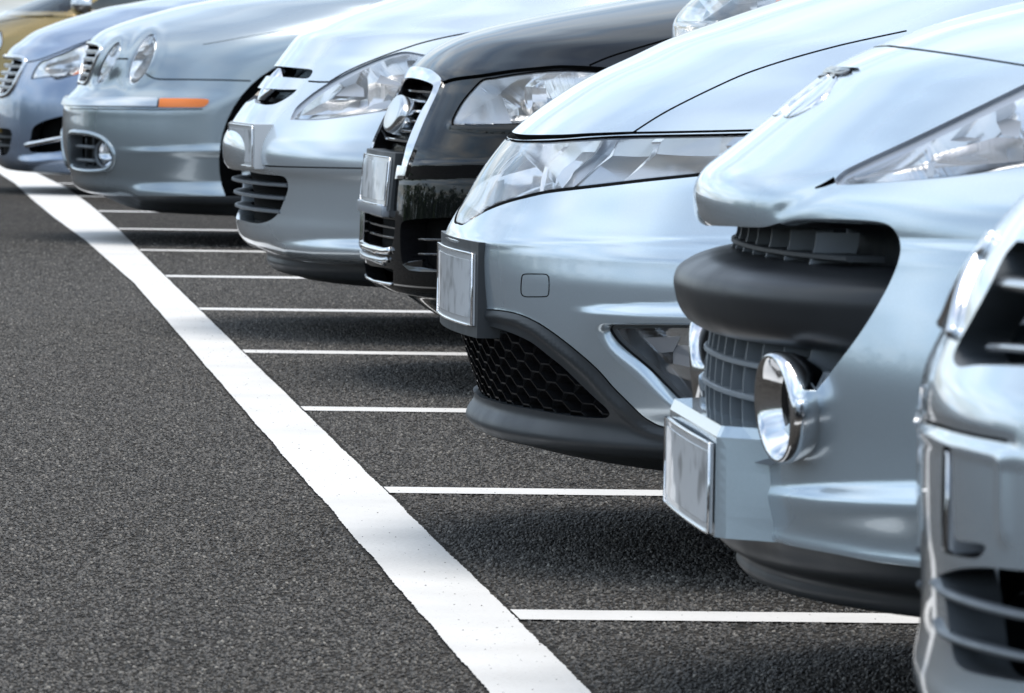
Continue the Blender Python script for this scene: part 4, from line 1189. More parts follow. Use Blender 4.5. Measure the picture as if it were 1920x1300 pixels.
    # fog lamp
    fo = catmull([(1117, 622), (1122, 610), (1140, 606), (1280, 607), (1372, 607), (1384, 618), (1384, 830), (1372, 850), (1272, 774), (1200, 717), (1138, 657)], True, 5)
    fi = catmull([(1133, 625), (1140, 615), (1152, 613), (1280, 614), (1362, 614), (1373, 624), (1373, 812), (1364, 826), (1282, 768), (1212, 702), (1150, 649)], True, 5)
    fl = inset(fi, 10)
    lp = c.cut(fl); sp = c.cut(fi); c.cut(fo)
    fg = c.patch('fog_light', lp, M['lens_soft'], off=-0.016, mirror='copy')
    z = lp['V'][:, 2]; t = (z - z.min()) / (z.max() - z.min()); c.part('reflector', lp['V'] - lp['N'] * (0.030 + 0.022 * t)[:, None], lp['F'], M['reflector'], N=lp['N'] + np.array([-0.3, 0, 1.3]), mirror='copy', parent=fg)
    c.walls('housing', lp, 0.05, M['white_bezel'], lip=-0.016, mirror='copy', parent=fg, smooth=False)
    c.patch('surround', sp, M['grey_plastic'], off=-0.020, mirror='copy', parent=fg)
    c.walls('surround_edge', sp, 0.022, M['gloss_black'], lip=-0.014, mirror='copy', parent=fg, smooth=False)
    c.ring(fo, fi, 0.017, SILVER_C, 'fog_light_recess', steps=4)
    for poly, d, mt in [([(1206, 634), (1277, 630), (1262, 660), (1240, 662)], 0.030, 'bezel_grey'), ([(1262, 662), (1270, 648), (1300, 648), (1300, 690), (1262, 682)], 0.030, 'bezel_grey')]:
        c.inset_plate(poly, d, M[mt], 'lamp_blade', parent=fg, tiltup=0.1)
    # black lower trim with the honeycomb mouth
    tr = catmull([(800, 562), (880, 574), (902, 580), (934, 582), (971, 589), (1009, 606), (1046, 631), (1084, 661), (1121, 694), (1150, 727), (1172, 749), (1204, 780), (1224, 793), (1243, 801), (1320, 815), (1500, 824), (1700, 826, 1), (1700, 1100, 1), (760, 1100, 1), (760, 560, 1)], True, 4)
    mouth = catmull([(820, 604), (880, 606), (907, 610), (930, 615), (960, 625), (996, 642), (1027, 666), (1056, 689), (1089, 721), (1114, 745), (1138, 767), (1143, 777), (1136, 784), (1102, 784), (1046, 777), (990, 767), (952, 760), (915, 750), (892, 743), (820, 735)], True, 4)
    mp = c.cut(mouth)
    tline = [tuple(p) for p in tr[4 * 1:4 * 15]]
    c.groove(tline, 2.6, 0.006, smooth=0)
    tp = c.cut(tr)
    lb = c.patch('lower_bumper', tp, M['plastic'], off=0.0, mirror='join')
    # rounded moulding along the edge of the trim
    eo = [(905, 583), (935, 586), (971, 593), (1007, 610), (1043, 635), (1081, 665), (1118, 698), (1147, 731), (1170, 754), (1200, 784), (1222, 798), (1243, 806)]
    # grille
    gr = c.walls('grille_frame', mp, 0.05, M['plastic'], vec=(0.06, 0, 0), mirror='join', smooth=False)
    c.patch('grille_back', mp, M['void'], off=-0.11, mirror='join', parent=gr)
    honey(c, mp, gr, mouth)
    # number plate
    pn = c.at(884, 540, -0.26); pf = c.at(824, 540, 0.26)
    xc = c.at(884, 540, -0.26).x - 0.004
    zt = c.at(885, 476, -0.26).z; zb = c.at(885, 611, -0.26).z
    c.plate(-0.26, 0.26, zt, zb, c.at(824, 540, 0.26).x * 0.5 + c.at(884, 540, -0.26).x * 0.5 - 0.012, hpad=(0.022, 0.020), depth=0.06)
    c.flush_gaps()
    c.arch(0.90, 0.36, 0.32); c.wheels(0.90)
    c.body(SILVER_C)
    return c

def honey(c, mp, parent, mouth):
    """honeycomb lattice: thin cell walls running back from the mouth, laid out along the curved front"""
    zc, hz, ws = 0.0, 0.0152, 0.030                  # half height and half width of a cell
    wall = 0.0026; dep = 0.030
    def pos(s, z):
        y = -s
        return y, c.xf(y, z) + 0.018
    # arc length table at mid height
    ys = np.linspace(0, 0.80, 400); xs = np.array([c.xf(-y, 0.34) for y in ys]); sl = np.concatenate([[0], np.cumsum(np.hypot(np.diff(ys), np.diff(xs)))])
    V = []; F = []; done = set()
    poly = np.array(mouth)
    for i in range(0, 22):
        for j in range(-3, 14):
            s0 = i * 1.5 * ws; z0 = 0.24 + j * 2 * hz + (hz if i % 2 else 0)
            cor = []
            for k in range(6):
                a = math.pi / 3 * k; cor.append((s0 + ws * math.cos(a), z0 + hz * math.sin(a) / 0.866))
            for k in range(6):
                a, b = cor[k], cor[(k + 1) % 6]
                key = tuple(sorted([(round(a[0], 3), round(a[1], 3)), (round(b[0], 3), round(b[1], 3))]))
                if key in done: continue
                done.add(key)
                pts = []
                good = True
                for s, z in (a, b):
                    if s < -0.035 or s > sl[-1]: good = False; break
                    y = -np.interp(max(s, 0), sl, ys) if s >= 0 else -s
                    if s < 0: y = -s
                    pts.append((c.xf(y, z) + 0.012, y, z))
                if not good: continue
                mid = (np.array(pts[0]) + np.array(pts[1])) / 2
                q = c.pix(np.array([mid]))[0]
                if not inpoly(q, poly): continue
                p, r = Vector(pts[0]), Vector(pts[1]); t = (r - p).normalized(); nx = t.cross(Vector((1, 0, 0))).normalized() * (wall / 2)
                p -= t * 0.001; r += t * 0.001
                o = len(V); bk = Vector((dep, 0, 0))
                V += [p + nx, r + nx, r - nx, p - nx, p + nx + bk, r + nx + bk, r - nx + bk, p - nx + bk]
                F += [(o, o + 1, o + 2, o + 3), (o, o + 4, o + 5, o + 1), (o + 3, o + 2, o + 6, o + 7), (o + 1, o + 5, o + 6, o + 2), (o, o + 3, o + 7, o + 4)]
    c.part('honeycomb_mesh', V, F, M['gloss_black'], mirror='join', parent=parent, smooth=False)

# ================================================================== black saloon with the tall chrome framed grille
BLACK_D = paint('black_paint', (0.006, 0.0065, 0.007), metal=0.0, rough=0.4, spec=0.0, ior=1.33)
def build_D():
    rows = [('m', 0.62, 0.16, 0.80, 0.7, 2.4), ('m', 0.45, 0.16, 0.82, 0.7, 2.4), (740, 541, 0.86, 0.66, 2.4), (702, 531, 0.885, 0.64, 2.4), (688, 518, 0.895, 0.63, 2.4), (684, 500, 0.90, 0.62, 2.4), (681, 470, 0.90, 0.62, 2.4), (682, 430, 0.905, 0.62, 2.4), (684, 390, 0.905, 0.62, 2.4),
            (688, 340, 0.91, 0.62, 2.4), (693, 300, 0.91, 0.63, 2.4), (698, 276, 0.91, 0.64, 2.4), (712, 243, 0.91, 0.65, 2.4), (730, 207, 0.908, 0.66, 2.4), (748, 172, 0.906, 0.68, 2.4), (760, 150, 0.904, 0.70, 2.35), (769, 132, 0.90, 0.73, 2.35), (782, 117, 0.895, 0.80, 2.35),
            (800, 101, 0.89, 0.88, 2.35), (840, 76, 0.875, 0.96, 2.4), (898, 55, 0.86, 1.02, 2.4), (974, 36, 0.84, 1.06, 2.45), (1069, 17, 0.82, 1.1, 2.5), (1165, 0, 0.805, 1.1, 2.5), (1280, -18, 0.79, 1.08, 2.5)]
    c = Car('parked_car', 14.98, 2.6, rows, length=4.8, ds=0.0065, ncol=110, cabin=(1.12, 1.38, 0.66, 0.75), tailp=(0.40, 0.03, 0.77, 0.95, 1.45),
            label='glossy black car with tall chrome framed slatted grille and round badge')
    c.ledge([(760, 304), (790, 302), (900, 299), (1100, 296)], [(760, 306), (790, 308), (900, 306), (1100, 304)], 0.009, 14, fade=12)
    c.band([(750, 338), (800, 337), (900, 336)], 2.5, -0.003)
    c.band([(848, 236), (900, 242), (1000, 246)], 7, 0.006)
    c.begin()
    hp = catmull([(846, 235, 1), (847.5, 223), (863, 194), (882, 170), (904, 149), (926, 145), (974, 137), (1045, 130), (1117, 132), (1165, 138), (1185, 160), (1160, 205), (1100, 232), (974, 233), (900, 235)], True, 5)
    h = lamp(c, hp, gap=3.2, depth=0.10, back='reflector')
    for cx, cy, r in [(992, 176, 30), (1090, 160, 24)]:
        a = np.linspace(0, 2 * math.pi, 25)[:-1]; pl = np.stack([cx + 9 * np.cos(a), cy + r * np.sin(a)], 1)
        c.inset_plate(pl, 0.04, M['reflector'], 'projector_lamp', thick=0.03, parent=h)
        c.inset_plate([(cx + 6, cy - 12), (cx + 32, cy - 10), (cx + 34, cy + 14), (cx + 6, cy + 16)], 0.03, M['white_bezel'], 'lamp_blade', parent=h)
    c.inset_plate([(852, 232), (900, 160), (930, 152), (960, 232)], 0.085, M['bezel_grey'], 'lamp_blade', parent=h)
    # hood edge
    c.groove([(831, 156), (845, 151), (863, 147.5), (904, 142.5), (960, 134), (1010, 129), (1050, 126), (1110, 128), (1180, 134)], 7, 0.014)
    c.groove([(1105, 123), (1140, 108), (1190, 92), (1260, 72), (1340, 52)], 3.5, 0.010)
    # upper grille opening and its chrome frame
    outer = catmull([(766, 137, 1), (772, 130), (788, 128), (810, 133), (824, 142), (830.5, 150), (829.5, 160), (822.5, 178), (808, 209), (794, 241), (783, 269), (776, 288), (769, 306), (764, 326), (760, 336, 1), (740, 336, 1), (660, 330, 1), (660, 200, 1), (700, 137, 1)], True, 5)
    op = catmull([(758, 153), (766, 149), (776, 148), (793, 151.5), (810, 158), (816, 163), (813, 174), (805, 191), (794, 209), (779, 241), (768, 269), (761, 296), (757, 312, 1), (720, 306, 1), (640, 300, 1), (640, 200, 1), (720, 150, 1)], True, 5)
    opp = c.cut(op); fp = c.cut(outer)
    g = c.patch('grille_frame', fp, M['chrome'], off=0.006, mirror='join', label='chrome grille surround')
    c.walls('frame_edge', fp, 0.02, M['chrome'], lip=0.006, mirror='join', parent=g, smooth=False)
    c.walls('grille_duct', opp, 0.08, M['gloss_black'], vec=(0.07, 0, 0), mirror='join', parent=g, smooth=False)
    c.patch('grille_back', opp, M['void'], off=-0.075, mirror='join', parent=g)
    for v, e in [(172, 0.0), (190, 0), (209, 0), (228, 0), (247, 0), (265, 0)]:
        px = np.interp(v, [165, 190, 230, 270], [813, 804, 784, 767])
        p, _ = c.surf(px, v + 2); ye = abs(p.y) - 0.003; z = p.z
        c.bar(z, -ye, ye, 0.0075, 0.03, 0.020, M['chrome'], 'slat', parent=g, n=30)
    for y in np.arange(-0.27, 0.271, 0.03):
        c.fin(y, 0.56, 0.755, c.xf, 0.03, 0.004, M['gloss_black'], 'fin', parent=g, inn=0.05)
    # badge
    zc = c.row_at(728, 214, 0.908, 0.66, 2.4)[1]; xb = c.row_at(728, 214, 0.908, 0.66, 2.4)[0]
    prof = [(-0.024, 0.0005), (-0.024, 0.80), (-0.022, 0.93), (-0.016, 1.0), (0.004, 1.0), (0.03, 0.9)]
    Rt = Matrix.Rotation(math.radians(20), 3, 'Y')
    V, F = lathe_geo(prof, 48); V = [(x, y * 0.135, z * 0.051) for x, y, z in V]
    bd = c.part('badge', *xform((V, F), (xb + 0.012, 0, zc), Rt), M['satin'], label='smooth chrome badge standing proud of the grille')
    # lower grille
    lo = catmull([(672, 398, 1), (700, 400), (738, 410), (741, 420), (738, 448), (734, 462), (728, 468), (700, 462), (672, 455, 1)], True, 4)
    lp = c.cut(lo)
    lg = c.walls('lower_grille', lp, 0.05, M['gloss_black'], vec=(0.05, 0, 0), mirror='join', smooth=False)
    c.patch('grille_back', lp, M['void'], off=-0.05, mirror='join', parent=lg)
    for v in (412, 429, 448):
        p, _ = c.surf(735, v); ye = abs(p.y); c.bar(p.z, -ye, ye, 0.006, 0.025, 0.012, M['chrome'] if v > 415 else M['gloss_black'], 'slat', parent=lg, n=26)
    c.trim([(684, 462), (700, 466), (722, 471), (733, 470)], 0.010, M['chrome'], 'chrome_strip', off=0.002, mirror='join')
    c.trim([(682, 480), (700, 484), (720, 488), (729, 487)], 0.008, M['satin'], 'bumper_strip', off=0.002, mirror='join')
    xr, zr = c.row_at(684, 430, 0.905, 0.62, 2.4)
    for y in (0.255,): c.part('chrome_strip', *tube_geo([(c.xf(y, z), y, z) for z in np.linspace(0.335, 0.44, 8)], 0.011, 8), M['chrome'])
    s2 = catmull([(676, 496, 1), (724, 503), (736, 506), (737, 516), (734, 531), (700, 524), (676, 518, 1)], True, 4)
    sp = c.cut(s2); sg = c.walls('lower_intake', sp, 0.05, M['gloss_black'], vec=(0.05, 0, 0), mirror='join', smooth=False); c.patch('intake_back', sp, M['void'], off=-0.05, mirror='join', parent=sg)
    c.trim([(690, 521), (700, 526), (718, 530), (735, 533)], 0.0045, M['chrome'], 'chrome_strip', off=0.001, mirror='join')
    # side vent
    sv = catmull([(752, 420), (770, 412), (850, 408), (900, 412, 1), (900, 512, 1), (820, 511), (775, 508), (757, 498), (751, 470)], True, 4)
    vp = c.cut(sv); vg = c.walls('side_vent', vp, 0.07, M['gloss_black'], mirror='copy', smooth=False); c.patch('vent_back', vp, M['void'], off=-0.07, mirror='copy', parent=vg)
    for v in (449, 477):
        L = [c.surf(x, v + (x - 780) * 0.02, -0.015)[0] for x in np.linspace(779, 890, 8)]
        c.part('slat', *tube_geo(L, 0.0045, 6, flat=2.0), M['gloss_black'], parent=vg, mirror='copy')
    c.applique([(757, 497), (768, 491), (796, 487), (786, 494), (776, 500), (786, 503), (820, 506), (850, 507), (850, 511), (790, 510), (768, 507)], 0.004, M['gloss_black'], 'vent_blade', inset_px=0.8, mirror='copy', parent=vg)
    # number plate
    pn = c.at(733, 340, -0.26); pf = c.at(685, 328, 0.26); zt = c.at(740, 296, -0.26).z; zb = c.at(729, 386, -0.26).z
    xlo, xhi = c.xf(0, zb) - 0.012, c.xf(0, zt) - 0.014
    c.plate(-0.26, 0.26, zt, zb, xlo, tilt=(xhi - xlo) / (zt - zb), hpad=(0.03, 0.012), depth=0.05)
    c.part('plate_holder', *box_geo((xlo + 0.016, 0, zb - 0.014), (0.028, 0.50, 0.030), bev=0.004), M['bezel_grey'])
    c.flush_gaps(); c.arch(1.12, 0.37, 0.33); c.wheels(1.12, 0.33); c.body(BLACK_D)

# ================================================================== pale silver hatchback with two slot grille
SILVER_E = paint('silver_paint_pale', (0.68, 0.75, 0.80))
def build_E():
    rows = [('m', 0.5, 0.15, 0.74, 0.7, 2.3), (545, 515, 0.75, 0.66, 2.3), (508, 502, 0.76, 0.64, 2.3), (498, 487, 0.76, 0.64, 2.3), (500, 474, 0.77, 0.64, 2.3), (480, 465, 0.82, 0.62, 2.3), (459, 452, 0.845, 0.62, 2.3), (448, 437, 0.855, 0.62, 2.3), (443, 415, 0.86, 0.62, 2.3), (443, 390, 0.865, 0.62, 2.3), (440, 355, 0.87, 0.62, 2.3),
            (432, 322, 0.872, 0.62, 2.3), (421, 305, 0.874, 0.63, 2.3), (417, 285, 0.874, 0.64, 2.3), (420, 256, 0.874, 0.66, 2.25), (430, 237, 0.873, 0.68, 2.25), (451, 205, 0.872, 0.71, 2.25), (476, 174, 0.870, 0.74, 2.25), (497, 146, 0.868, 0.77, 2.25), (515, 122, 0.865, 0.80, 2.25), (532, 99, 0.862, 0.84, 2.3), (560, 66, 0.855, 0.92, 2.3),
            (599, 48, 0.845, 0.98, 2.35), (649, 26, 0.83, 1.02, 2.4), (696, 9, 0.815, 1.05, 2.4), (760, -12, 0.80, 1.06, 2.45), (850, -38, 0.785, 1.02, 2.5)]
    c = Car('parked_car', 17.4, 4.4, rows, length=4.3, ds=0.007, ncol=110, cabin=(1.14, 1.40, 0.66, 0.75), tailp=(0.30, 0.07, 0.77, 0.95, 1.46),
            label='very pale silver car with upright chrome emblem between black car and steel grey car')
    c.ledge([(500, 456), (540, 450), (600, 447), (690, 447), (900, 449)], [(500, 458), (540, 462), (600, 467), (690, 471), (900, 478)], 0.030, 22, fade=40)
    c.begin()
    # headlight
    hp = catmull([(544, 225, 1), (547, 217), (556, 201), (585, 176), (615, 156), (645, 139), (681, 122), (727, 104), (759, 97), (797, 103), (840, 112), (880, 130, 1), (870, 175), (800, 197), (722, 209), (640, 221), (590, 226)], True, 5)
    inn = catmull([(551, 222, 1), (554, 216), (566, 204), (592, 182), (620, 163), (650, 146), (684, 128), (729, 109), (760, 102), (797, 107), (838, 116), (872, 132, 1), (862, 171), (798, 193), (722, 205), (640, 217), (590, 222)], True, 5)
    h = lamp(c, hp, depth=0.09, inner=inn, ringmat='bezel_grey')
    for poly, d, mt in [([(562, 217), (590, 190), (640, 185), (676, 188), (672, 205), (630, 214)], 0.05, 'white_bezel'), ([(660, 152), (682, 166), (683, 182), (630, 180)], 0.04, 'bezel_grey'),
                        ([(690, 125), (750, 110), (800, 110), (790, 190), (690, 200)], 0.075, 'white_bezel'), ([(705, 156), (714, 141), (756, 158), (750, 161)], 0.03, 'bezel_grey'), ([(762, 110), (775, 104), (780, 116), (766, 130)], 0.03, 'satin'),
                        ([(686, 206), (700, 196), (730, 188), (735, 192), (724, 204)], 0.03, 'satin')]:
        c.inset_plate(poly, d, M[mt], 'lamp_blade', parent=h)
    c.groove([(578, 152.5), (598, 154), (617, 154)], 3.2, 0.01)
    c.groove([(617, 154), (645, 137), (681, 120), (727, 102), (756, 92), (790, 81), (840, 69), (900, 58)], 2.6, 0.008)
    c.groove([(470, 309.5), (520, 312.5), (600, 314.5), (690, 316), (850, 317)], 2.6, 0.007)
    # upper slots
    for poly in ([(505, 125, 1), (517, 124), (550, 127), (580, 130), (586, 133), (584, 140), (577, 147), (560, 147), (520, 144), (500, 143, 1)],
                 [(476, 168, 1), (500, 166.5), (530, 168), (557, 168, 1), (548, 177), (533, 187), (516, 195), (498, 197), (478, 193, 1)]):
        p = c.cut(catmull(poly, True, 4)); gg = c.walls('grille_slot', p, 0.06, M['gloss_black'], vec=(0.06, 0, -0.01), mirror='join', smooth=False)
        c.patch('slot_back', p, M['void'], off=-0.05, mirror='join', parent=gg)
    # upright chrome emblem
    V = []; F = []; m = 12
    for i in range(15):
        t = i / 14; px = 484 + (522 - 484) * t; py = 186 - (186 - 127) * t
        x0, z = c.row_at(px - 3, py, 0.868, 0.76, 2.25); w = 0.055 * math.sin(math.pi * (0.12 + 0.8 * t)) ** 0.7; hh = 0.020 * math.sin(math.pi * (0.08 + 0.84 * t)) ** 0.5 + 0.002
        for k in range(m):
            a = math.pi * k / (m - 1); V.append((x0 + 0.012 - (hh + 0.012) * math.sin(a), -w * math.cos(a), z))
    F = [(i * m + k, i * m + k + 1, (i + 1) * m + k + 1, (i + 1) * m + k) for i in range(14) for k in range(m - 1)]
    c.part('emblem', V, F, M['chrome'], label='upright chrome emblem on the nose')
    # lower intake
    lo = catmull([(425, 318, 1), (457, 320), (487, 326), (527, 330), (536, 335), (540, 346), (539, 360), (532, 378), (522, 400), (507, 413), (487, 419), (467, 417), (450, 412), (425, 405, 1)], True, 5)
    li = inset(lo, 4); p = c.cut(lo)
    lg = c.walls('lower_grille', p, 0.05, SILVER_E, mirror='join'); c.patch('grille_back', p, M['void'], off=-0.055, mirror='join', parent=lg)
    for v, e in ((338, 538), (362, 534), (387, 525)):
        q, _ = c.surf(e, v + 10); ye = abs(q.y); z = c.row_at(442, v - 3, 0.87, 0.62, 2.3)[1]
        c.bar(z, -ye, ye, 0.010, 0.05, -0.004, M['grey_plastic'], 'slat', parent=lg, n=36)
    # dark air dam under the silver bumper
    tr = catmull([(430, 462, 1), (475, 463), (500, 473), (533, 483), (583, 492), (680, 498), (900, 503, 1), (900, 700, 1), (430, 700, 1)], True, 4)
    tp = c.cut(tr); c.patch('air_dam', tp, M['plastic'], off=-0.004, mirror='join')
    # plate on a bright holder
    zt = c.at(474, 237, -0.38).z; zb = c.at(470, 300, -0.38).z; x1 = c.at(472, 275, -0.38).x; x2 = c.at(428, 268, 0.10).x
    c.plate(-0.38, 0.10, zt, zb - 0.02, (x1 + x2) / 2, tilt=-0.02, bulge=0.004, hpad=(0.010, 0.006), depth=0.07, holder=M['plate_edge'], slope=(x1 - x2) / 0.48)
    c.flush_gaps(); c.arch(0.92, 0.36, 0.31); c.wheels(0.92, 0.31); c.body(SILVER_E)

# ================================================================== grey saloon with four oval lamps
GREY_F = paint('steel_grey_paint', (0.35, 0.41, 0.45))
def oval(cx, cy, a, b, ang, n=40):
    t = np.linspace(0, 2 * math.pi, n + 1)[:-1]; x = a * np.cos(t); y = b * np.sin(t); ca, sa = math.cos(ang), math.sin(ang)
    return np.stack([cx + x * ca - y * sa, cy + x * sa + y * ca], 1)
def build_F():
    rows = [('m', 0.3, 0.13, 0.80, 0.7, 2.3), (240, 389, 0.83, 0.64, 2.3), (175, 362, 0.85, 0.62, 2.3), (146, 352, 0.86, 0.60, 2.3), (136, 342, 0.865, 0.60, 2.3), (133, 326, 0.87, 0.60, 2.3), (125, 305, 0.875, 0.60, 2.3), (119, 280, 0.88, 0.60, 2.3), (117, 250, 0.88, 0.60, 2.3), (118, 215, 0.88, 0.60, 2.3), (119, 200, 0.88, 0.60, 2.3),
            (123, 187, 0.88, 0.61, 2.3), (132, 176, 0.88, 0.63, 2.3), (145, 162, 0.88, 0.66, 2.3), (151, 145, 0.879, 0.68, 2.3), (152, 122, 0.878, 0.72, 2.3), (157, 99, 0.875, 0.76, 2.3), (167, 80, 0.87, 0.82, 2.3), (187, 61, 0.86, 0.92, 2.3), (212, 49, 0.85, 1.0, 2.35), (240, 39, 0.84, 1.06, 2.4), (290, 24, 0.825, 1.12, 2.4), (340, 11, 0.81, 1.15, 2.45), (396, 0, 0.80, 1.15, 2.5), (470, -13, 0.785, 1.1, 2.5)]
    c = Car('parked_car', 24.8, 2.0, rows, length=4.4, ds=0.009, ncol=90, cabin=(1.10, 1.36, 0.66, 0.75), tailp=(0.40, 0.03, 0.77, 0.95, 1.43),
            label='steel grey car with oval twin lamps and an orange side marker on its chrome strip')
    c.ledge([(225, 350), (260, 344), (320, 341), (400, 340), (520, 340)], [(225, 352), (260, 362), (320, 366), (400, 367), (520, 367)], 0.035, 20, fade=40)
    c.ledge([(205, 277), (260, 279), (330, 276), (400, 272), (520, 270)], [(205, 280), (260, 283), (330, 283), (400, 283), (520, 283)], 0.014, 8, fade=60)
    c.band(oval(204, 118, 50, 16, math.radians(-62)), 9, 0.012); c.band(oval(266, 111, 58, 23, math.radians(-65)), 10, 0.010)
    c.begin()
    a1 = math.radians(-63); a2 = math.radians(-66)
    for (cx, cy, a, b, an) in ((204, 118, 43, 11.5, a1), (267, 111, 51, 18, a2)):
        h = lamp(c, oval(cx, cy, a, b, an), gap=2.6, depth=0.09, ringmat='chrome')
        c.inset_plate(oval(cx - 8, cy + 17, a * 0.42, b * 0.75, an), 0.045, M['white_bezel'], 'bulb_reflector', parent=h)
        c.inset_plate(oval(cx + 10, cy - 22, a * 0.30, b * 0.55, an), 0.04, M['satin'], 'bulb_reflector', parent=h)
    # seams
    c.groove([(214, 111), (226, 110.5), (240, 111)], 3.2, 0.012)
    c.groove([(272, 137), (280, 143), (290, 147.5), (303, 149), (360, 149.5), (420, 150.5), (470, 152)], 2.6, 0.009)
    c.groove([(380, 84), (420, 77), (480, 66), (560, 54)], 1.1, 0.003)
    # grille
    gp = catmull([(130, 160, 1), (158, 158), (166, 148), (172, 130), (180, 110), (188, 93), (186, 88, 1), (172, 84), (150, 84, 1), (130, 90, 1)], True, 4)
    p = c.cut(gp); g = c.walls('grille', p, 0.05, M['gloss_black'], vec=(0.06, 0, 0), mirror='join', smooth=False); c.patch('grille_back', p, M['void'], off=-0.05, mirror='join', parent=g)
    for v, e in ((98, 185), (112, 178), (127, 172), (141, 167)):
        q, _ = c.surf(e, v); ye = abs(q.y); c.bar(q.z, -ye, ye, 0.017, 0.04, 0.006, M['satin'], 'slat', parent=g, n=20)
    c.trim([(153, 156), (160, 157), (168, 147), (174, 130), (181.5, 110), (190, 92), (187, 86), (172, 82), (166, 81)], 0.008, M['chrome'], 'grille_surround', off=0.002, mirror='join', parent=g)
    # chrome strip with the orange marker
    st = catmull([(122, 187, 1), (140, 186), (200, 185.5), (298, 186, 1), (296, 201, 1), (200, 200), (140, 199), (122, 198, 1)], True, 4)
    sp = c.cut(st); s = c.patch('bumper_strip', sp, M['satin'], off=0.012, mirror='join', label='bright strip round the bumper'); c.walls('strip_edge', sp, 0.004, M['gloss_black'], lip=0.012, mirror='join', parent=s, smooth=False)
    am = catmull([(301, 187, 1), (345, 186.5), (386, 187), (392, 189.5), (388, 197), (378, 201.5), (340, 202), (299, 202, 1)], True, 4)
    ap = c.cut(am); a = c.patch('side_marker', ap, M['amber'], off=0.010, mirror='copy', label='orange side marker lamp'); c.walls('marker_edge', ap, 0.005, M['amber'], lip=0.010, mirror='copy', parent=a, smooth=False)
    c.groove([(132, 204), (200, 205), (300, 206), (380, 205)], 2.0, 0.004)
    # fog lamp pocket
    fo = catmull([(134, 252), (150, 251), (172, 254), (192, 262), (206, 277), (212, 293), (209, 308), (198, 317), (175, 320), (150, 318), (138, 312), (133, 290)], True, 4)
    p = c.cut(fo); fg = c.walls('fog_light_pocket', p, 0.05, M['grey_plastic'], mirror='copy', smooth=False); c.patch('pocket_back', p, M['void'], off=-0.06, mirror='copy', parent=fg)
    c.trim(list(map(tuple, oval(173, 286, 40, 33, 0, 24))), 0.0, M['satin'], 'x') if False else None
    c.trim([tuple(q) for q in inset(fo, -2)[::4]], 0.012, GREY_F, 'pocket_rim', off=-0.002, closed=True, parent=fg, mirror='copy')
    for v in (275, 302):
        L = [c.surf(x, v + (x - 140) * 0.08, -0.02)[0] for x in np.linspace(136, 172, 6)]
        c.part('slat', *tube_geo(L, 0.008, 6), M['grey_plastic'], parent=fg, mirror='copy')
    for x in (150, 164):
        L = [c.surf(x, v, -0.03)[0] for v in np.linspace(256, 316, 6)]
        c.part('bar', *tube_geo(L, 0.006, 6), M['plastic'], parent=fg, mirror='copy')
    q = c.surf(189, 290, -0.025)[0]; Rz = Matrix.Rotation(math.radians(38), 3, 'Z')
    fl = c.part('fog_light', *xform(lathe_geo([(0.0, 0.052), (-0.012, 0.058), (0.0, 0.063), (0.04, 0.058)], 36), q, Rz), M['grey_plastic'])
    c.part('lens', *xform(lathe_geo([(-0.004, 0.0005), (0.0, 0.03), (0.006, 0.052)], 36), q, Rz), M['lens_soft'], parent=fl)
    c.part('reflector', *xform(lathe_geo([(0.05, 0.0005), (0.04, 0.03), (0.008, 0.052)], 36), q, Rz), M['reflector'], parent=fl)
    # black sill under the bumper
    tr = catmull([(120, 356, 1), (200, 366), (216, 367.5), (300, 368), (400, 368), (560, 368, 1), (560, 500, 1), (120, 500, 1)], True, 4)
    tp = c.cut(tr); c.patch('lower_valance', tp, M['plastic'], off=-0.006, mirror='join')
    c.flush_gaps(); c.arch(0.735, 0.43, 0.36); c.wheels(0.735, 0.34); c.body(GREY_F)

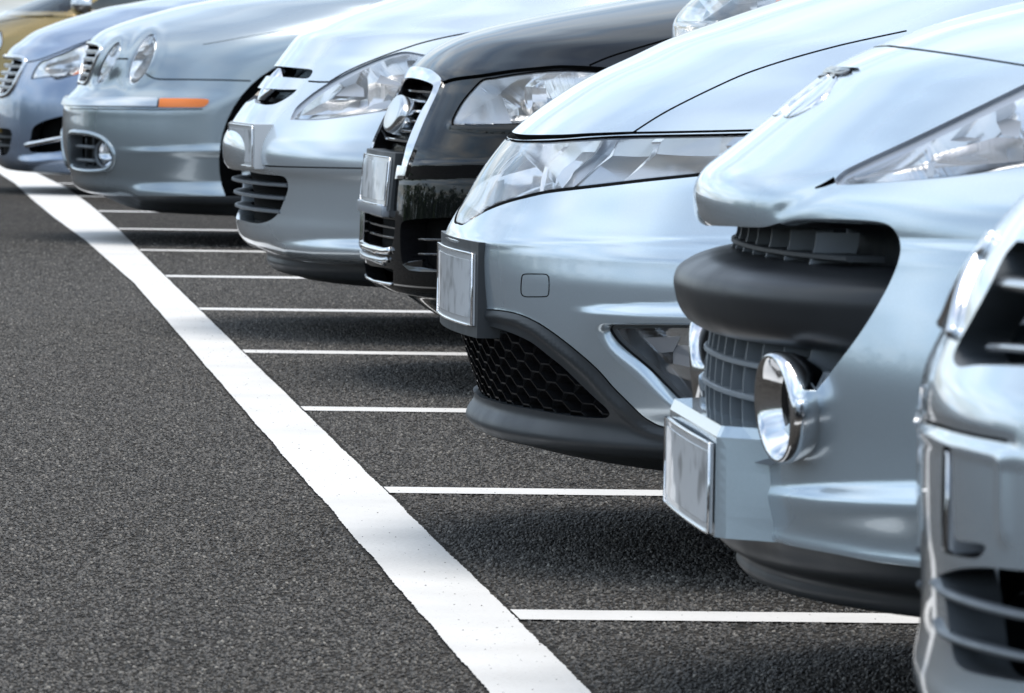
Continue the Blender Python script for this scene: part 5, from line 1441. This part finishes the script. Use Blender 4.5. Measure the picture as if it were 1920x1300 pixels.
# ================================================================== far cars
BLUE_G = paint('blue_grey_paint', (0.28, 0.35, 0.47))
def build_G():
    rows = [('m', 0.2, 0.13, 0.80, 0.7, 2.3), (40, 319, 0.83, 0.62, 2.3), (2, 312, 0.86, 0.6, 2.3), (-10, 300, 0.87, 0.6, 2.3), (-15, 270, 0.88, 0.6, 2.3), (-16, 225, 0.89, 0.6, 2.3), (-14, 190, 0.89, 0.6, 2.3), (-9, 160, 0.89, 0.62, 2.3), (-2, 138, 0.888, 0.64, 2.3), (4, 122, 0.886, 0.68, 2.3), (11, 105, 0.88, 0.74, 2.3), (22, 90, 0.872, 0.84, 2.3), (37, 79, 0.865, 0.92, 2.3), (62, 61, 0.85, 1.0, 2.35), (90, 49, 0.84, 1.05, 2.4), (120, 38, 0.83, 1.1, 2.4), (160, 26, 0.815, 1.12, 2.45), (200, 14, 0.805, 1.12, 2.5), (240, 7, 0.795, 1.1, 2.5), (290, -2, 0.785, 1.05, 2.5)]
    c = Car('parked_car', 31.7, 2.0, rows, length=4.6, ds=0.012, ncol=80, cabin=(1.12, 1.38, 0.66, 0.75), tailp=(0.40, 0.04, 0.77, 0.95, 1.46),
            label='blue grey car with slatted grille, bright bar low on its bumper, second from far end')
    c.ledge([(25, 296), (60, 292), (100, 288), (200, 284)], [(25, 298), (60, 301), (100, 298), (200, 294)], 0.03, 12, fade=20)
    c.begin()
    hp = catmull([(58, 149, 1), (62, 136), (75, 117), (92, 110), (120, 99), (165, 79), (200, 68), (225, 72, 1), (205, 115), (165, 134), (130, 144), (106, 150), (96, 145), (80, 146)], True, 4)
    h = lamp(c, hp, gap=2.2, depth=0.09)
    for poly, d, mt in [([(66, 146), (80, 128), (110, 126), (135, 130), (120, 142), (95, 142)], 0.04, 'white_bezel'), ([(105, 118), (125, 106), (150, 98), (150, 112), (120, 122)], 0.05, 'satin'), ([(132, 143), (150, 132), (160, 132), (150, 139)], 0.03, 'amber')]:
        c.inset_plate(poly, d, M[mt], 'lamp_blade', parent=h)
    c.groove([(50, 117), (62, 115), (75, 112), (110, 99), (165, 77), (230, 58)], 2.4, 0.012)
    gp = catmull([(-40, 108, 1), (18, 110), (42, 116), (40, 126), (32, 145), (22, 165), (14, 174), (0, 178), (-40, 176, 1)], True, 4)
    p = c.cut(gp); g = c.walls('grille', p, 0.05, M['gloss_black'], vec=(0.06, 0, 0), mirror='join', smooth=False); c.patch('grille_back', p, M['void'], off=-0.06, mirror='join', parent=g)
    for v, e in ((125, 40), (139, 34), (153, 27), (165, 21)):
        q, _ = c.surf(e, v); ye = abs(q.y); c.bar(q.z, -ye, ye, 0.018, 0.04, 0.01, M['satin'], 'slat', parent=g, n=18)
    c.trim([(12, 107), (30, 108), (44, 110), (48, 116), (43, 128), (34, 146), (24, 166), (14, 177), (2, 181)], 0.012, M['chrome'], 'grille_surround', off=0.002, mirror='join', parent=g)
    # lamp slot with the bright bar
    fo = catmull([(57, 262, 1), (62, 240), (80, 228), (115, 218), (160, 210, 1), (170, 262, 1), (115, 284), (60, 286), (54, 276)], True, 4)
    p = c.cut(fo); f = c.walls('fog_light_pocket', p, 0.06, M['gloss_black'], mirror='copy', smooth=False); c.patch('pocket_back', p, M['void'], off=-0.08, mirror='copy', parent=f)
    L = [c.surf(x, y, -0.01)[0] for x, y in catmull([(50, 273), (75, 268), (112, 261), (150, 255)], False, 4)]
    c.part('running_light', *tube_geo(L, 0.018, 8, flat=1.6), M['chrome'], mirror='copy')
    lo = catmull([(-40, 240, 1), (0, 240), (18, 243), (22, 252), (20, 268), (14, 288), (0, 292), (-40, 290, 1)], True, 4)
    p = c.cut(lo); lg = c.walls('lower_grille', p, 0.05, M['gloss_black'], vec=(0.06, 0, 0), mirror='join', smooth=False); c.patch('grille_back', p, M['void'], off=-0.06, mirror='join', parent=lg)
    for v in (258, 274):
        q, _ = c.surf(16, v); ye = abs(q.y); c.bar(q.z, -ye, ye, 0.012, 0.03, 0.01, M['plastic'], 'slat', parent=lg, n=14)
    c.flush_gaps(); c.arch(0.45, 0.36, 0.32); c.wheels(0.45); c.body(BLUE_G)

GOLD_H = paint('gold_paint', (0.30, 0.21, 0.065))
def build_H():
    rows = [('m', -0.1, 0.16, 0.80, 0.7, 2.3), (-85, 255, 0.83, 0.6, 2.3), (-112, 245, 0.86, 0.58, 2.3), (-120, 215, 0.87, 0.56, 2.3), (-122, 170, 0.875, 0.56, 2.3), (-118, 130, 0.875, 0.58, 2.3), (-108, 95, 0.87, 0.62, 2.3), (-92, 70, 0.865, 0.7, 2.3), (-70, 52, 0.855, 0.8, 2.35), (-45, 39, 0.845, 0.85, 2.4), (-22, 31, 0.835, 0.8, 2.4)]
    c = Car('parked_car', 41.5, 1.0, rows, length=3.9, ds=0.014, ncol=80, cabin=(0.985, 1.40, 0.78, 0.86), tailp=(0.05, 0.012, 0.82, 0.66, 1.50),
            label='gold car at the far end of the row')
    c.begin()
    hp = catmull([(-60, 95, 1), (-40, 70), (-5, 58), (4, 62), (2, 90), (-20, 105)], True, 4)
    lamp(c, hp, gap=1.8, depth=0.08)
    c.groove([(-70, 60), (-20, 46), (40, 34), (100, 29)], 1.6, 0.008)
    # door mirror
    q = c.at(157, 9, -0.94); V, F = lathe_geo([(-0.09, 0.001), (-0.085, 0.05), (-0.05, 0.085), (0.02, 0.095), (0.05, 0.085), (0.05, 0.001)], 24)
    V = [(x, y * 1.35, z * 0.85) for x, y, z in V]
    m = c.part('door_mirror', *xform((V, F), q), M['satin'], mirror='copy'); 
    c.part('mirror_foot', *tube_geo([(q.x + 0.02, q.y + 0.02, q.z - 0.04), (q.x - 0.02, q.y + 0.11, q.z - 0.10), (q.x - 0.03, q.y + 0.17, q.z - 0.13)], 0.035, 8), M['plastic'], parent=m, mirror='copy')
    c.flush_gaps(); c.arch(0.30, 0.35, 0.31); c.wheels(0.30, 0.31); c.body(GOLD_H)

WHITE_V = paint('white_paint', (0.74, 0.75, 0.76), metal=0.1)
def build_V():
    rows = [('m', 1.1, 0.22, 0.80, 0.7, 2.4), (1290, 640, 0.86, 0.6, 2.4), (1262, 600, 0.88, 0.58, 2.4), (1258, 500, 0.89, 0.58, 2.4), (1257, 400, 0.90, 0.58, 2.4), (1257, 250, 0.90, 0.58, 2.4), (1256, 130, 0.90, 0.58, 2.4), (1257, 70, 0.90, 0.58, 2.4), (1262, 40, 0.90, 0.60, 2.4), (1275, 20, 0.895, 0.64, 2.4), (1294, 0, 0.89, 0.70, 2.4), (1322, -22, 0.88, 0.80, 2.4), (1372, -45, 0.87, 0.92, 2.4), (1450, -68, 0.86, 1.0, 2.45), (1580, -92, 0.85, 1.0, 2.5)]
    c = Car('parked_car', 12.56, 1.0, rows, length=5.2, ds=0.010, ncol=90, xvis=2.4, cabin=(1.28, 1.72, 0.66, 0.75), tailp=(0.22, 0.10, 0.84, 0.85, 1.80),
            label='white car set back in its bay, only its headlight showing above the hatchback hood')
    c.begin()
    hp = catmull([(1251, 76), (1254, 50), (1264, 28), (1282, 8), (1300, -10), (1400, -16), (1560, -10), (1640, 20), (1600, 80), (1450, 92), (1300, 90)], True, 5)
    h = lamp(c, hp, gap=2.4, depth=0.10, ringmat='white_bezel')
    c.inset_plate([(1342, -2), (1356, 10), (1358, 24), (1386, 27), (1384, 12), (1372, 8), (1372, -4)], 0.02, M['void'], 'bulb_socket', parent=h)
    c.inset_plate([(1262, 44), (1345, 42), (1344, 47), (1262, 49)], 0.02, M['bezel_grey'], 'lamp_blade', parent=h)
    c.inset_plate([(1258, 54), (1300, 53), (1330, 70), (1258, 90)], 0.04, M['bezel_grey'], 'lamp_blade', parent=h)
    c.inset_plate([(1270, 40), (1300, -5), (1420, -8), (1420, 38)], 0.07, M['white_bezel'], 'lamp_blade', parent=h)
    c.inset_plate([(1452, 6), (1462, -8), (1500, -8), (1500, 4)], 0.02, M['amber'], 'indicator', parent=h)
    c.flush_gaps(); c.arch(1.75, 0.40, 0.37); c.wheels(1.75, 0.36, y=0.78, wb=2.8); c.body(WHITE_V)

# ------------------------------------------------------------------ trees across the car park, seen only as reflections in the paint
def build_T():
    m = simple('foliage', (0.055, 0.085, 0.035), 0.75, spec=0.2)
    V = []; F = []
    r2 = random.Random(5)
    for k in range(47):
        a = math.radians(150 + k * 4.0 + r2.uniform(-1.5, 1.5)); d = r2.uniform(46, 62)     # from behind-right round to the left
        cx, cy = d * math.sin(a), d * math.cos(a); h = r2.uniform(2.6, 6.5); w = r2.uniform(1.6, 3.4)
        for j in range(420):
            u = r2.uniform(0.05, 1); rr = w * math.sin(math.pi * min(1, 0.12 + u * 0.86)) ** 0.6 * math.sqrt(r2.random()); t = r2.uniform(0, 2 * math.pi)
            p = Vector((cx + rr * math.cos(t), cy + rr * math.sin(t), 0.1 + u * h)); s = r2.uniform(0.15, 0.42)
            q = [Vector((r2.uniform(-1, 1), r2.uniform(-1, 1), r2.uniform(-1, 1))) * s for _ in range(3)]
            o = len(V); V += [p + x for x in q]; F.append((o, o + 1, o + 2))
    for k in range(190):                      # hedge below the crowns
        a = math.radians(148 + k * 1.0); d = 44
        for j in range(70):
            p = Vector(((d + r2.uniform(-1, 1)) * math.sin(a), (d + r2.uniform(-1, 1)) * math.cos(a), r2.uniform(0.1, 1.9 + 0.7 * math.sin(k * 0.9)))) + Vector((r2.uniform(-0.5, 0.5), r2.uniform(-0.5, 0.5), 0)); s = r2.uniform(0.2, 0.5)
            q = [Vector((r2.uniform(-1, 1), r2.uniform(-1, 1), r2.uniform(-1, 1))) * s for _ in range(3)]
            o = len(V); V += [p + x for x in q]; F.append((o, o + 1, o + 2))
    o = mesh_obj('tree_belt', V, F, m, smooth=False)
    tag(o, 'belt of green trees across the car park mirrored in the cars', 'trees', kind='stuff')

for build in (build_T, build_A, build_B, build_C, build_V, build_D, build_E, build_F, build_G, build_H): build()
